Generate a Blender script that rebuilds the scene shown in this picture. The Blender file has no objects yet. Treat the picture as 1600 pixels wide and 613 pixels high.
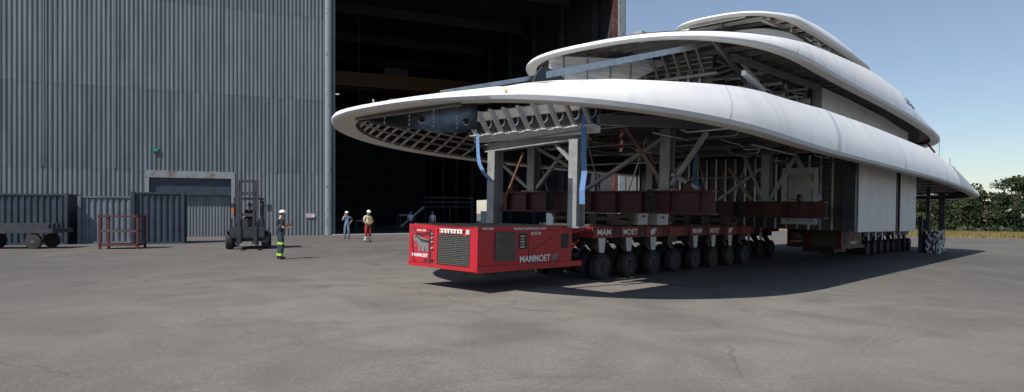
import bpy, bmesh, math, random
from mathutils import Vector, Matrix, noise
random.seed(7)
sc = bpy.context.scene
COL = sc.collection
PI = math.pi
R = math.radians

# ------------------------------------------------------------------ scene, camera, light
sc.render.engine = 'CYCLES'
sc.view_settings.view_transform = 'Standard'
sc.view_settings.look = 'None'
sc.view_settings.gamma = 1
sc.view_settings.exposure = 0.33
sc.cycles.max_bounces = 8
CAM_H = 1.73
cam = bpy.data.cameras.new('camera'); cam.sensor_width = 36; cam.lens = 22.5
cam.shift_y = 25.5/1600; cam.clip_end = 3000; cam.clip_start = 0.1
co = bpy.data.objects.new('camera', cam); COL.objects.link(co)
co.location = (0, 0, CAM_H); co.rotation_euler = (R(90), 0, 0)
sc.camera = co

SUN = Vector((-0.56, -0.61, 1.0)).normalized()
el = math.asin(SUN.z); az = math.atan2(SUN.x, SUN.y)
w = bpy.data.worlds.new('World'); sc.world = w; w.use_nodes = True
nt = w.node_tree; bg = nt.nodes['Background']
sky = nt.nodes.new('ShaderNodeTexSky'); sky.sky_type = 'NISHITA'; sky.sun_disc = False
sky.sun_elevation = el; sky.sun_rotation = az
sky.air_density = 1.0; sky.dust_density = .35; sky.ozone_density = 2.0; sky.altitude = 0
hz = nt.nodes.new('ShaderNodeMix'); hz.data_type = 'RGBA'; hz.blend_type = 'ADD'; hz.inputs[0].default_value = 1
hz.inputs[7].default_value = (.95, 1.0, 1.15, 1)          # thin summer haze in the whole sky
nt.links.new(sky.outputs[0], hz.inputs[6]); nt.links.new(hz.outputs[2], bg.inputs[0]); bg.inputs[1].default_value = 0.074
sl = bpy.data.lights.new('sun', 'SUN'); sl.energy = 4.5; sl.angle = R(0.53); sl.color = (1, .955, .89)
so = bpy.data.objects.new('sun', sl); COL.objects.link(so)
so.rotation_euler = SUN.to_track_quat('Z', 'Y').to_euler(); so.location = (-30, -20, 60)

# ------------------------------------------------------------------ materials
MATS = {}
def mat(name, col, rough=.6, metal=0., var=.12, scale=4., bump=0., bscale=30., streak=0., col2=None, thr=None, spec=.5, coord='Object', emit=0, stretch=None):
    if name in MATS: return MATS[name]
    m = bpy.data.materials.new(name); m.use_nodes = True; MATS[name] = m
    n = m.node_tree.nodes; l = m.node_tree.links; b = n['Principled BSDF']
    b.inputs['Roughness'].default_value = rough; b.inputs['Metallic'].default_value = metal
    b.inputs['Specular IOR Level'].default_value = spec
    tc = n.new('ShaderNodeTexCoord'); mp = n.new('ShaderNodeMapping'); l.new(tc.outputs[coord], mp.inputs[0])
    mp.inputs['Scale'].default_value = stretch if stretch else (1, 1, .08 if streak else 1)
    nz = n.new('ShaderNodeTexNoise'); nz.inputs['Scale'].default_value = scale; nz.inputs['Detail'].default_value = 6
    nz.inputs['Roughness'].default_value = .65
    l.new(mp.outputs[0], nz.inputs['Vector'])
    rp = n.new('ShaderNodeValToRGB')
    c2 = col2 if col2 else tuple(min(1, c*(1+var)) for c in col)
    c1 = col if col2 else tuple(c*(1-var) for c in col)
    lo, hi = thr if thr else (.32, .68)
    rp.color_ramp.elements[0].position = lo; rp.color_ramp.elements[1].position = hi
    rp.color_ramp.elements[0].color = (*c1, 1); rp.color_ramp.elements[1].color = (*c2, 1)
    l.new(nz.outputs['Fac'], rp.inputs[0]); l.new(rp.outputs[0], b.inputs['Base Color'])
    if bump:
        n2 = n.new('ShaderNodeTexNoise'); n2.inputs['Scale'].default_value = bscale; n2.inputs['Detail'].default_value = 5
        l.new(tc.outputs[coord], n2.inputs['Vector'])
        bp = n.new('ShaderNodeBump'); bp.inputs['Strength'].default_value = bump; bp.inputs['Distance'].default_value = .02
        l.new(n2.outputs['Fac'], bp.inputs['Height']); l.new(bp.outputs[0], b.inputs['Normal'])
    if emit:
        l.new(rp.outputs[0], b.inputs['Emission Color']); b.inputs['Emission Strength'].default_value = emit
    return m

def shell_material():
    m = mat('white_primer', (.735, .735, .73), .42, var=.045, scale=1.1, bump=.10, bscale=1.4)
    n = m.node_tree.nodes; l = m.node_tree.links; b = n['Principled BSDF']; tc = [x for x in n if x.type == 'TEX_COORD'][0]
    src = b.inputs['Base Color'].links[0].from_socket
    for sc_, stretch, lo, hi, amt, col in ((2.2, (1, 1, .16), .50, .70, .55, (.60, .615, .63)), (7., (1, 1, .5), .60, .72, .45, (.62, .62, .61)), (.35, (1, 1, 1), .48, .62, .5, (.66, .675, .69))):
        mp = n.new('ShaderNodeMapping'); mp.inputs['Scale'].default_value = stretch; l.new(tc.outputs['Object'], mp.inputs[0])
        t = n.new('ShaderNodeTexNoise'); t.inputs['Scale'].default_value = sc_; t.inputs['Detail'].default_value = 7; l.new(mp.outputs[0], t.inputs['Vector'])
        r = n.new('ShaderNodeMapRange'); r.inputs[1].default_value = lo; r.inputs[2].default_value = hi; r.inputs[4].default_value = amt; l.new(t.outputs['Fac'], r.inputs[0])
        x = n.new('ShaderNodeMix'); x.data_type = 'RGBA'; l.new(r.outputs[0], x.inputs[0]); l.new(src, x.inputs[6]); x.inputs[7].default_value = (*col, 1); src = x.outputs[2]
    l.new(src, b.inputs['Base Color']); return m
WHITE = shell_material()
BAND = mat('shade_grey_edge', (.50, .52, .55), .5, var=.08, scale=6)  # white shell's lower edge faces down; its shade is put into this grey
LIP = mat('bounce_tan_underside', (.52, .50, .465), .55, var=.05, scale=3)  # tan grey imitates ground light bounced onto the shell's underside
SEAM = mat('grey_filler', (.50, .515, .535), .5, var=.05)
ALU = mat('bare_aluminium', (.42, .44, .47), .34, .85, var=.2, scale=5, bump=.05, bscale=8)
ALUB = mat('bright_aluminium', (.74, .76, .78), .38, .25, var=.12, scale=4)
ALUD = mat('dull_aluminium', (.10, .098, .095), .5, .7, var=.35, scale=5)
FRAME = mat('frame_primer', (.15, .143, .135), .5, .25, var=.25, scale=4)
FRAMEL = mat('pale_frame_primer', (.47, .46, .44), .5, .2, var=.15, scale=4)
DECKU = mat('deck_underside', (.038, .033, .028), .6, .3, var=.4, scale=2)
STEEL = mat('grey_steel', (.30, .305, .315), .5, .3, var=.22, scale=3, bump=.05)
STEELD = mat('dark_steel', (.05, .055, .062), .5, .5, var=.3, scale=4)
OXIDE = mat('red_oxide_paint', (.065, .015, .014), .6, 0, var=.3, scale=3)
RED = mat('red_machine_paint', (.42, .010, .021), .42, 0, scale=2.4, bump=.05, bscale=6, col2=(.27, .030, .032), thr=(.50, .74))
REDD = mat('dusty_red_paint', (.19, .02, .02), .55, 0, var=.28, scale=5)
BLACK = mat('black_plastic', (.018, .018, .02), .5, 0, var=.3)
RUBBER = mat('tyre_rubber', (.028, .027, .026), .85, 0, var=.35, scale=9, bump=.3, bscale=25)
RIM = mat('rim_paint', (.13, .10, .10), .5, .3, var=.25)
WTXT = mat('white_lettering', (.78, .78, .78), .5, 0, var=.06, scale=20)
GTXT = mat('grey_emblem', (.17, .17, .18), .5, 0, var=.08, scale=20)
YEL = mat('yellow_paint', (.55, .30, .03), .5, 0, var=.15)
GRILLE = mat('grille_steel', (.16, .16, .14), .45, .5, var=.3, scale=20)
PANELW = mat('pale_wall_panel', (.56, .565, .57), .55, 0, var=.07, scale=1.2)
FILM = mat('white_protective_film', (.70, .73, .82), .3, 0, var=.06, scale=7)
FILMD = mat('grey_protective_film', (.30, .32, .35), .35, 0, var=.4, scale=9)
BLUE = mat('blue_sling', (.13, .25, .50), .7, 0, var=.15, scale=14)
TAPER = mat('red_tape', (.55, .03, .03), .5); TAPEW = mat('white_tape', (.75, .74, .73), .5)
FOIL = mat('crumpled_foil', (.30, .31, .32), .35, .85, var=.4, scale=10, bump=1.0, bscale=14)
WOOD = mat('timber_dunnage', (.075, .055, .038), .8, 0, var=.3, scale=6)
SKIN = mat('skin', (.48, .27, .19), .6, 0, var=.06)
HAIR = mat('hair', (.04, .028, .02), .8)
CORR = mat('weathered_grey_cladding', (.140, .158, .178), .55, .0, var=.24, scale=2.2, streak=1, bump=.03)
CORR2 = mat('faded_grey_cladding', (.122, .140, .162), .55, .0, var=.28, scale=1.8, streak=1, bump=.03)
JAMB = mat('flaking_grey_paint', (.20, .23, .25), .6, 0, scale=3.2, col2=(.085, .085, .09), thr=(.56, .66), streak=0)
RUSTB = mat('rusting_grey_paint', (.24, .26, .28), .6, 0, scale=1.6, col2=(.15, .075, .045), thr=(.50, .66))
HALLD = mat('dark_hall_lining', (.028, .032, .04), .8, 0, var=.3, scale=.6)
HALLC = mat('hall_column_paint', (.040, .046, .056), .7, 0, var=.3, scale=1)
CRANE = mat('gloom_dimmed_yellow', (.10, .045, .009), .5, 0, var=.2)  # yellow paint darkened; the hall's gloom is put into the colour
CONT = mat('dark_container_paint', (.032, .045, .065), .5, 0, var=.25, scale=2)
CONTG = mat('grey_container_paint', (.12, .14, .165), .5, 0, var=.2, scale=2)
CONC = mat('pale_concrete', (.30, .285, .26), .85, 0, var=.2, scale=5, bump=.15)
BARK = mat('bark', (.085, .062, .045), .9, 0, var=.3, scale=8)
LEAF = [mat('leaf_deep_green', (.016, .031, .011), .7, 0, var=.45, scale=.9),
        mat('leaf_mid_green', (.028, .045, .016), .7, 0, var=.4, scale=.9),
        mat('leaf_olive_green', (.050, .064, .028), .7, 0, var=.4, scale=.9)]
def leaf_translucent():
    for m in LEAF:
        b = m.node_tree.nodes['Principled BSDF']; b.inputs['Specular IOR Level'].default_value = .25
leaf_translucent()
DRY = mat('dry_grass', (.24, .17, .065), .9, 0, scale=.4, col2=(.10, .10, .035), thr=(.40, .62))
GLASS = mat('dark_glass', (.03, .035, .04), .12, 0, var=.1)
FORK = mat('forklift_grey', (.055, .06, .07), .5, .2, var=.2); FORKO = mat('forklift_orange', (.55, .12, .03), .5)
HELW = mat('white_helmet', (.78, .78, .76), .35, 0, var=.04); HELB = mat('blue_helmet', (.05, .15, .50), .35, 0, var=.05)
def cloth(name, c): return mat(name, c, .85, 0, var=.18, scale=9, bump=.3, bscale=40)
NAVY = cloth('navy_cloth', (.022, .032, .055)); BLK = cloth('black_cloth', (.016, .016, .018)); JEAN = cloth('faded_denim', (.12, .165, .23))
BSHIRT = cloth('blue_shirt_cloth', (.13, .21, .36)); GSHIRT = cloth('pale_grey_cloth', (.50, .50, .50)); REDC = cloth('red_workwear', (.30, .028, .03))
PBLUE = cloth('pale_blue_cloth', (.42, .50, .66)); HIVIS = cloth('lime_hi_vis', (.38, .60, .04)); YVIS = cloth('yellow_hi_vis', (.60, .58, .05)); SILV = cloth('silver_reflective', (.6, .6, .58))
SHOE = cloth('dark_boot', (.02, .018, .016))

def ground_material():
    m = bpy.data.materials.new('dusty_asphalt'); m.use_nodes = True
    n = m.node_tree.nodes; l = m.node_tree.links; b = n['Principled BSDF']; b.inputs['Roughness'].default_value = .9
    b.inputs['Specular IOR Level'].default_value = .25
    tc = n.new('ShaderNodeTexCoord')
    def nz(s, det=6, dist=0, sc_=(1, 1, 1)):
        mp = n.new('ShaderNodeMapping'); mp.inputs['Scale'].default_value = sc_; l.new(tc.outputs['Object'], mp.inputs[0])
        t = n.new('ShaderNodeTexNoise'); t.inputs['Scale'].default_value = s; t.inputs['Detail'].default_value = det; t.inputs['Distortion'].default_value = dist
        l.new(mp.outputs[0], t.inputs['Vector']); return t.outputs['Fac']
    def mix(f, a, bb, kind='MIX'):
        x = n.new('ShaderNodeMix'); x.data_type = 'RGBA'; x.blend_type = kind
        if isinstance(f, float): x.inputs[0].default_value = f
        else: l.new(f, x.inputs[0])
        for i, v in ((6, a), (7, bb)):
            if isinstance(v, tuple): x.inputs[i].default_value = (*v, 1)
            else: l.new(v, x.inputs[i])
        return x.outputs[2]
    def ramp(f, lo, hi, a=0., bb=1.):
        r = n.new('ShaderNodeMapRange'); r.inputs[1].default_value = lo; r.inputs[2].default_value = hi
        r.inputs[3].default_value = a; r.inputs[4].default_value = bb; l.new(f, r.inputs[0]); return r.outputs[0]
    def mul(a, c):
        k = n.new('ShaderNodeMath'); k.operation = 'MULTIPLY'; l.new(a, k.inputs[0])
        if isinstance(c, float): k.inputs[1].default_value = c
        else: l.new(c, k.inputs[1])
        return k.outputs[0]
    base = mix(ramp(nz(.11, 8), .35, .65), (.086, .081, .074), (.120, .112, .101))
    # pale wind-blown dust lying thick where the transporters drive
    mp = n.new('ShaderNodeMapping'); mp.inputs['Location'].default_value = (-1.*.07, -14*.07, 0); mp.inputs['Scale'].default_value = (.07, .07, .07); l.new(tc.outputs['Object'], mp.inputs[0])
    gr = n.new('ShaderNodeTexGradient'); gr.gradient_type = 'SPHERICAL'; l.new(mp.outputs[0], gr.inputs[0])
    dust = mul(ramp(gr.outputs['Fac'], .0, .6), ramp(nz(.55, 8, .8), .30, .58, .35, 1.))
    base = mix(dust, base, (.205, .191, .170))
    base = mix(ramp(nz(.9, 6, 1.5, (1, .3, 1)), .55, .78, 0, .45), base, (.19, .178, .160))
    base = mix(ramp(nz(1.3, 8, .6), .56, .78, 0, .35), base, (.075, .072, .069))
    # tyre tracks: curved bands of tread marks round two distant centres
    for (cx, cy, wide, a, col) in ((19., -6., .16, .34, (.095, .09, .083)), (-16., 27., .13, .25, (.24, .225, .20)), (34., 44., .15, .22, (.09, .085, .08))):
        mp = n.new('ShaderNodeMapping'); mp.inputs['Location'].default_value = (-cx, -cy, 0); l.new(tc.outputs['Object'], mp.inputs[0])
        def wv(sc2, dist):
            t = n.new('ShaderNodeTexWave'); t.wave_type = 'RINGS'; t.rings_direction = 'Z'; t.inputs['Scale'].default_value = sc2
            t.inputs['Distortion'].default_value = dist; t.inputs['Detail'].default_value = 3; t.inputs['Detail Scale'].default_value = .6
            l.new(mp.outputs[0], t.inputs['Vector']); return t.outputs['Fac']
        k = mul(ramp(wv(wide, 1.2), .72, .9), ramp(wv(2.3, 5.), .35, .8, .25, 1.))
        k = mul(mul(k, ramp(nz(.22, 4, .4), .46, .6)), a)
        base = mix(k, base, col)
    # cracks and repaired seams
    vo = n.new('ShaderNodeTexVoronoi'); vo.feature = 'DISTANCE_TO_EDGE'; vo.inputs['Scale'].default_value = .23
    wn = n.new('ShaderNodeMapping'); l.new(tc.outputs['Object'], wn.inputs[0])
    ad = n.new('ShaderNodeVectorMath'); ad.operation = 'ADD'; l.new(wn.outputs[0], ad.inputs[0])
    nv = n.new('ShaderNodeTexNoise'); nv.inputs['Scale'].default_value = .8; nv.inputs['Detail'].default_value = 5; l.new(tc.outputs['Object'], nv.inputs['Vector'])
    l.new(nv.outputs['Color'], ad.inputs[1]); l.new(ad.outputs[0], vo.inputs['Vector'])
    crack = mul(ramp(vo.outputs['Distance'], .002, .010, .4, 0.), ramp(nz(.13, 3), .48, .58))
    base = mix(crack, base, (.04, .038, .036))
    base = mix(ramp(nz(24, 5), .35, .68, .0, .42), base, (.075, .071, .066))
    base = mix(ramp(nz(70, 3), .56, .70, .0, .5), base, (.26, .25, .23))
    l.new(base, b.inputs['Base Color'])
    bp = n.new('ShaderNodeBump'); bp.inputs['Strength'].default_value = .35; bp.inputs['Distance'].default_value = .02
    l.new(nz(18, 6), bp.inputs['Height']); l.new(bp.outputs[0], b.inputs['Normal'])
    return m
GROUND = ground_material()

# ------------------------------------------------------------------ frames
TI = .021
N0 = Vector((-.79, 14.3, 0))
AX = Vector((.677, .736, 0)).normalized(); PX = Vector((AX.y, -AX.x, 0))
tilt = Matrix.Translation((-6, 0, 0)) @ Matrix.Rotation(TI, 4, 'Y') @ Matrix.Translation((6, 0, 0))
MS = tilt @ Matrix((( AX.x, -PX.x, 0, N0.x), (AX.y, -PX.y, 0, N0.y), (0, 0, 1, 0), (0, 0, 0, 1)))   # local (t,-q,z)
MSI = MS.inverted()
def gz(x): return 0. if x < -6 else -(x+6)*math.tan(TI)
def S(t, q, z): return Vector((t, -q, z))
def ship_at(X, Y):                       # ground point -> (t,q)
    v = MSI @ Vector((X, Y, gz(X))); return v.x, -v.y

# ------------------------------------------------------------------ mesh builder
BASE = {}
class MB:
    def __init__(s): s.bm = bmesh.new(); s.mi = 0
    def face(s, vs):
        try:
            f = s.bm.faces.new(vs); f.material_index = s.mi; return f
        except ValueError: return None
    def quad(s, *pts): return s.face([s.bm.verts.new(p) for p in pts])
    def hexa(s, p):                      # 8 pts: bottom 4 then top 4
        v = [s.bm.verts.new(x) for x in p]
        for i in ((0,3,2,1),(4,5,6,7),(0,1,5,4),(1,2,6,5),(2,3,7,6),(3,0,4,7)): s.face([v[j] for j in i])
    def box(s, lo, hi):
        (a,b,c),(d,e,f) = lo, hi
        s.hexa([Vector(x) for x in ((a,b,c),(d,b,c),(d,e,c),(a,e,c),(a,b,f),(d,b,f),(d,e,f),(a,e,f))])
    def sbox(s, t0, t1, q0, q1, z0, z1): s.box((t0, -q1, z0), (t1, -q0, z1))
    def beam(s, p0, p1, wd, ht, up=Vector((0,0,1))):
        p0, p1 = Vector(p0), Vector(p1); d = (p1-p0).normalized(); up = Vector(up)
        r = d.cross(up)
        if r.length < 1e-4: r = d.cross(Vector((1,0,0)))
        r.normalize(); u = r.cross(d)
        a = [p0-r*wd/2-u*ht/2, p0+r*wd/2-u*ht/2, p0+r*wd/2+u*ht/2, p0-r*wd/2+u*ht/2]
        s.hexa([a[0],a[1],a[2],a[3]]+[x+(p1-p0) for x in a])
    def ibeam(s, p0, p1, wd, ht, tw=.03, tf=.035, up=Vector((0,0,1))):
        p0, p1 = Vector(p0), Vector(p1); d = (p1-p0).normalized(); r = d.cross(Vector(up)).normalized(); u = r.cross(d)
        s.beam(p0, p1, tw, ht-2*tf, up)
        for k in (-1, 1): s.beam(p0+u*k*(ht-tf)/2, p1+u*k*(ht-tf)/2, wd, tf, up)
    def tube(s, pts, r, n=6, cap=True):
        pts = [Vector(p) for p in pts]; rs = r if isinstance(r, (list, tuple)) else [r]*len(pts); rings = []
        ref = Vector((.13, .27, .95))
        for i, p in enumerate(pts):
            d = (pts[min(i+1, len(pts)-1)]-pts[max(i-1, 0)]).normalized()
            x = d.cross(ref)
            if x.length < .05: x = d.cross(Vector((1, 0, 0)))
            x.normalize(); y = d.cross(x)
            rings.append([s.bm.verts.new(p+(x*math.cos(2*PI*k/n)+y*math.sin(2*PI*k/n))*rs[i]) for k in range(n)])
        for a, b in zip(rings, rings[1:]):
            for k in range(n): s.face([a[k], a[(k+1)%n], b[(k+1)%n], b[k]])
        if cap: s.face(rings[0][::-1]); s.face(rings[-1])
    def lathe(s, c, axis, prof, n=20):   # prof: (radius, along)
        axis = Vector(axis).normalized(); x = axis.cross(Vector((0,0,1)))
        if x.length < .05: x = axis.cross(Vector((1,0,0)))
        x.normalize(); y = axis.cross(x); c = Vector(c); rings = []
        for r, h in prof:
            rings.append([s.bm.verts.new(c+axis*h+(x*math.cos(2*PI*k/n)+y*math.sin(2*PI*k/n))*max(r, .0005)) for k in range(n)])
        for a, b in zip(rings, rings[1:]):
            for k in range(n): s.face([a[k], a[(k+1)%n], b[(k+1)%n], b[k]])
        s.face(rings[0][::-1]); s.face(rings[-1])
    def prism(s, poly, ext):             # poly: list of Vectors (planar), extruded by ext
        a = [s.bm.verts.new(p) for p in poly]; b = [s.bm.verts.new(Vector(p)+Vector(ext)) for p in poly]
        s.face(a[::-1]); s.face(b); n = len(a)
        for k in range(n): s.face([a[k], a[(k+1)%n], b[(k+1)%n], b[k]])
    def ball(s, c, r, seg=12, rings=8):
        m = Matrix.Translation(c) @ Matrix.Diagonal((*(r if isinstance(r, (tuple, list)) else (r, r, r)), 1))
        o = bmesh.ops.create_uvsphere(s.bm, u_segments=seg, v_segments=rings, radius=1, matrix=m)
    def build(s, name, m, parent=None, smooth=False, sharp=40, M=None, base=(0,0,0), normals=True):
        """parent given: vertices are stored relative to the parent's thing base; else a top-level mesh at M @ base"""
        if normals: bmesh.ops.recalc_face_normals(s.bm, faces=s.bm.faces)
        b = Vector(BASE.get(parent.name, (0,0,0))) if parent else Vector(base)
        for v in s.bm.verts: v.co -= b
        me = bpy.data.meshes.new(name); s.bm.to_mesh(me); s.bm.free()
        for x in (m if isinstance(m, (list, tuple)) else [m]): me.materials.append(x)
        if smooth:
            me.shade_smooth(); me.set_sharp_from_angle(angle=R(sharp))
        o = bpy.data.objects.new(name, me); COL.objects.link(o)
        if parent: o.parent = parent
        else:
            o.matrix_world = (M if M else Matrix()) @ Matrix.Translation(b)
        BASE[o.name] = b
        return o
def tag(o, label=None, cat=None, group=None, kind=None):
    if label: o['label'] = label
    if cat: o['category'] = cat
    if group: o['group'] = group
    if kind: o['kind'] = kind
    return o
def thing(name, label, cat, base=(0,0,0), M=None, group=None):
    o = bpy.data.objects.new(name, None); COL.objects.link(o); o.empty_display_size = .3
    o.matrix_world = (M if M else Matrix()) @ Matrix.Translation(base)
    BASE[o.name] = Vector(base); return tag(o, label, cat, group)
def sthing(name, label, cat, t, q, z, group=None): return thing(name, label, cat, S(t, q, z), MS, group)
def copy_tree(o, parent=None):
    c = o.copy(); COL.objects.link(c)
    if parent: c.parent = parent
    for ch in list(o.children): copy_tree(ch, c)
    BASE[c.name] = BASE[o.name]
    return c
def text(body, origin, right, up, width, height, m, parent, name='lettering', ext=.003, bold=.0, shear=0):
    """lettering of given width and cap height lying on a face; coordinates are those of the MB vertices"""
    cu = bpy.data.curves.new(name, 'FONT'); cu.body = body; cu.size = 1; cu.extrude = 0; cu.offset = bold; cu.shear = shear
    ob = bpy.data.objects.new(name, cu); COL.objects.link(ob)
    bpy.context.view_layer.update()
    me = bpy.data.meshes.new_from_object(ob.evaluated_get(bpy.context.evaluated_depsgraph_get()))
    bpy.data.objects.remove(ob); bpy.data.curves.remove(cu)
    xs = [v.co.x for v in me.vertices]; ys = [v.co.y for v in me.vertices]
    x0, x1, y0, y1 = min(xs), max(xs), min(ys), max(ys)
    right, up = Vector(right).normalized(), Vector(up).normalized(); nrm = right.cross(up)
    b = Vector(BASE[parent.name])
    for v in me.vertices:
        v.co = Vector(origin) + right*((v.co.x-x0)/(x1-x0)*width) + up*((v.co.y-y0)/(y1-y0)*height) + nrm*ext - b
    me.name = name; me.materials.append(m)
    o = bpy.data.objects.new(name, me); COL.objects.link(o); o.parent = parent; BASE[o.name] = b
    return o

# ------------------------------------------------------------------ ground
def build_ground():
    mb = MB(); xs = [-260, -120, -60, -30, -15, -6, 0, 10, 30, 60, 100, 160, 300]; ys = [-60, -10, 10, 30, 60, 100, 180, 400, 900]
    g = [[mb.bm.verts.new((x, y, gz(x))) for x in xs] for y in ys]
    for j in range(len(ys)-1):
        for i in range(len(xs)-1): mb.face([g[j][i], g[j][i+1], g[j+1][i+1], g[j+1][i]])
    o = mb.build('ground', GROUND); o['kind'] = 'structure'
build_ground()

# ------------------------------------------------------------------ production hall
HO = Vector((-13.7, 49.0, 0)); HD = Vector((.9135, .4067, 0)); HN = Vector((.4067, -.9135, 0))   # HN points out, towards the yard
MH = Matrix(((HD.x, -HN.x, 0, HO.x), (HD.y, -HN.y, 0, HO.y), (0, 0, 1, 0), (0, 0, 0, 1)))     # local (s, inward, z)
OPW = 25.75; HT = 25.
def corr(mb, s0, s1, z0, z1, y=0., pitch=.27, dep=.045):
    prof = []; k = math.floor(s0/pitch)
    while k*pitch < s1:
        for f, d in ((0, 0), (.42, 0), (.55, -dep), (.87, -dep)):
            x = (k+f)*pitch
            if s0 <= x <= s1: prof.append((x, y+d))
        k += 1
    prof = [(s0, y)]+prof+[(s1, y)]
    a = [mb.bm.verts.new((x, d, z0)) for x, d in prof]; b = [mb.bm.verts.new((x, d, z1)) for x, d in prof]
    for i in range(len(prof)-1): mb.face([a[i], a[i+1], b[i+1], b[i]])
def build_hall():
    h = thing('production_hall', 'tall grey corrugated metal factory hall with a huge open dark doorway', 'building', (0,0,0), MH)
    D0, D1 = -12.3, -7.15
    # cladding, one mesh per sheet course
    zs = [-.1, 4.62, 10.2, 16.4, 21.0, HT]
    for i in range(5):
        mb = MB(); off = -.006*i
        segs = [(-30, D0-.25), (D1+.25, -.62)] if i == 0 else [(-30, -14.3), (-14.28, -7.6), (-7.58, -.62)]
        for k, (a, b) in enumerate(segs): corr(mb, a, b, zs[i], zs[i+1]+.04, off-.003*(k % 2))
        mb.build('wall_cladding', CORR if i % 2 == 0 else CORR2, h, normals=False)
    for s in (-24.4, -18.3, -14.3, -4.1):
        mb = MB(); mb.box((s-.05, -.075, 4.7), (s+.05, -.05, HT)); mb.build('cover_strip', CORR2, h)
    # side door
    rd = MB(); rd.box((D0-.25, -.09, 4.14), (D1+.25, .1, 4.62)); rd.build('door_lintel', RUSTB, h)
    for s in (D0-.13, D1+.13):
        mb = MB(); mb.box((s-.12, -.08, -.1), (s+.12, .1, 4.138)); mb.build('door_frame', RUSTB, h)
    mb = MB(); mb.box((D0, .10, 2.95), (D1, .45, 4.14)); hd = mb.build('door_header', CONT, h)
    mb = MB(); corr(mb, D0, D1, -.1, 2.95, .38, .2, .03); mb.build('sliding_door', CORR, h, normals=False)
    # corner post of the big opening: rounded weathered post, dark gap, pale leaf edge
    mb = MB(); pts = [(-.62, .3), (-.62, -.05), (-.56, -.16), (-.42, -.22), (-.22, -.20), (-.10, -.12), (-.06, .3)]
    mb.prism([Vector((x, y, -.1)) for x, y in pts], (0, 0, HT)); mb.build('corner_post', JAMB, h, smooth=True, sharp=50)
    mb = MB(); mb.box((-.06, .02, -.1), (.0, .4, HT)); mb.build('door_track', STEELD, h)
    mb = MB(); mb.box((0.0, -.02, -.1), (.16, .5, HT)); mb.build('door_leaf_edge', CORR2, h)
    # right jamb
    mb = MB(); mb.box((OPW-.3, .1, -2), (OPW+.1, .6, HT)); mb.build('door_jamb', mat('worn_red_primer', (.075, .022, .018), .7, 0, scale=1.5, col2=(.11, .075, .07), thr=(.50, .70)), h)
    mb = MB(); mb.box((OPW+.1, -.14, -2), (OPW+.72, .48, HT)); mb.build('corner_post', JAMB, h)
    mb = MB(); mb.tube([(OPW+.85, .1, 7.4), (OPW+.85, .1, HT)], .10, 10); mb.build('rain_pipe', STEEL, h, smooth=True)
    mb = MB(); corr(mb, 0.17, OPW-.31, 22.3, HT, -.01); mb.build('door_lintel_cladding', CORR, h, normals=False)
    mb = MB(); mb.box((OPW+.725, -.05, -2.5), (OPW+2.6, .9, 7.4)); mb.build('concrete_plinth', mat('stained_concrete', (.20, .195, .185), .85, 0, scale=1.2, col2=(.10, .07, .055), thr=(.55, .7)), h)
    # shell of the interior
    HX0, HX1, HL = -7., OPW+.5, 62.
    oa, ob = 31.0, 33.3                                  # gap between the rear leaves
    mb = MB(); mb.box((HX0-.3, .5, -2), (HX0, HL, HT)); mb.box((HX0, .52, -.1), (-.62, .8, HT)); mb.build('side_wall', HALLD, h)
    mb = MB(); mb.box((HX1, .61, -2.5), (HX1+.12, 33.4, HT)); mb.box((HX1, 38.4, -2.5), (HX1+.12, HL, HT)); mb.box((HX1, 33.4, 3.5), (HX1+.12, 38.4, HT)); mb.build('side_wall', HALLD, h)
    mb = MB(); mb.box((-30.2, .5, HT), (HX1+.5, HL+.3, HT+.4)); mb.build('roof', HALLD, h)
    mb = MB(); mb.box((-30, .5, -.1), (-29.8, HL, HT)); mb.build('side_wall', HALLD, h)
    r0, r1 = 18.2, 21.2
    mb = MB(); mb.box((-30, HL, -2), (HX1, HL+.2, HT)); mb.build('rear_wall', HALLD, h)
    # hall columns and their bracing, seen in the gloom
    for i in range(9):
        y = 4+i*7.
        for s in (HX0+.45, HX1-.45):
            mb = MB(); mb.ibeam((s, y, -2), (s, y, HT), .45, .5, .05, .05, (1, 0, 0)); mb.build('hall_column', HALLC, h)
    for s in (-4.6, 1.6, 7.8, 14., 23.0):
        mb = MB(); mb.box((s-.3, HL-.4, -1), (s+.3, HL-.05, HT)); mb.build('hall_column', HALLC, h)
    for z in (6.5, 13.):
        mb = MB(); mb.box((HX0, HL-.7, z), (r0+3, HL-.42, z+.5)); mb.build('wall_girt', HALLC, h)
    for y in (10, 22, 34, 46, 58):
        mb = MB(); mb.beam((HX0, y, HT-.6), (HX1, y, HT-.6), .35, 1.1); mb.build('roof_beam', HALLC, h)
    # overhead crane
    c = thing('overhead_crane', 'dim yellow overhead crane girder high inside the dark hall', 'crane', (9, 32, 17.6), MH)
    mb = MB(); mb.box((HX0+.6, 31.2, 17.6), (HX1-.6, 31.8, 19.4)); mb.build('girder', CRANE, c)
    mb = MB(); mb.box((HX0+.6, 33.2, 17.6), (HX1-.6, 33.8, 19.4)); mb.build('girder', CRANE, c)
    mb = MB(); mb.box((11, 31.0, 19.4), (14, 34.0, 20.3)); mb.build('trolley', STEELD, c)
    mb = MB(); mb.tube([(12.5, 32.5, 19.4), (12.5, 32.5, 14.5)], .05, 6); mb.build('hoist_rope', STEELD, c)
    mb = MB(); mb.box((12.2, 32.2, 14.0), (12.8, 32.8, 14.6)); mb.build('hook_block', CRANE, c)
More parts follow.
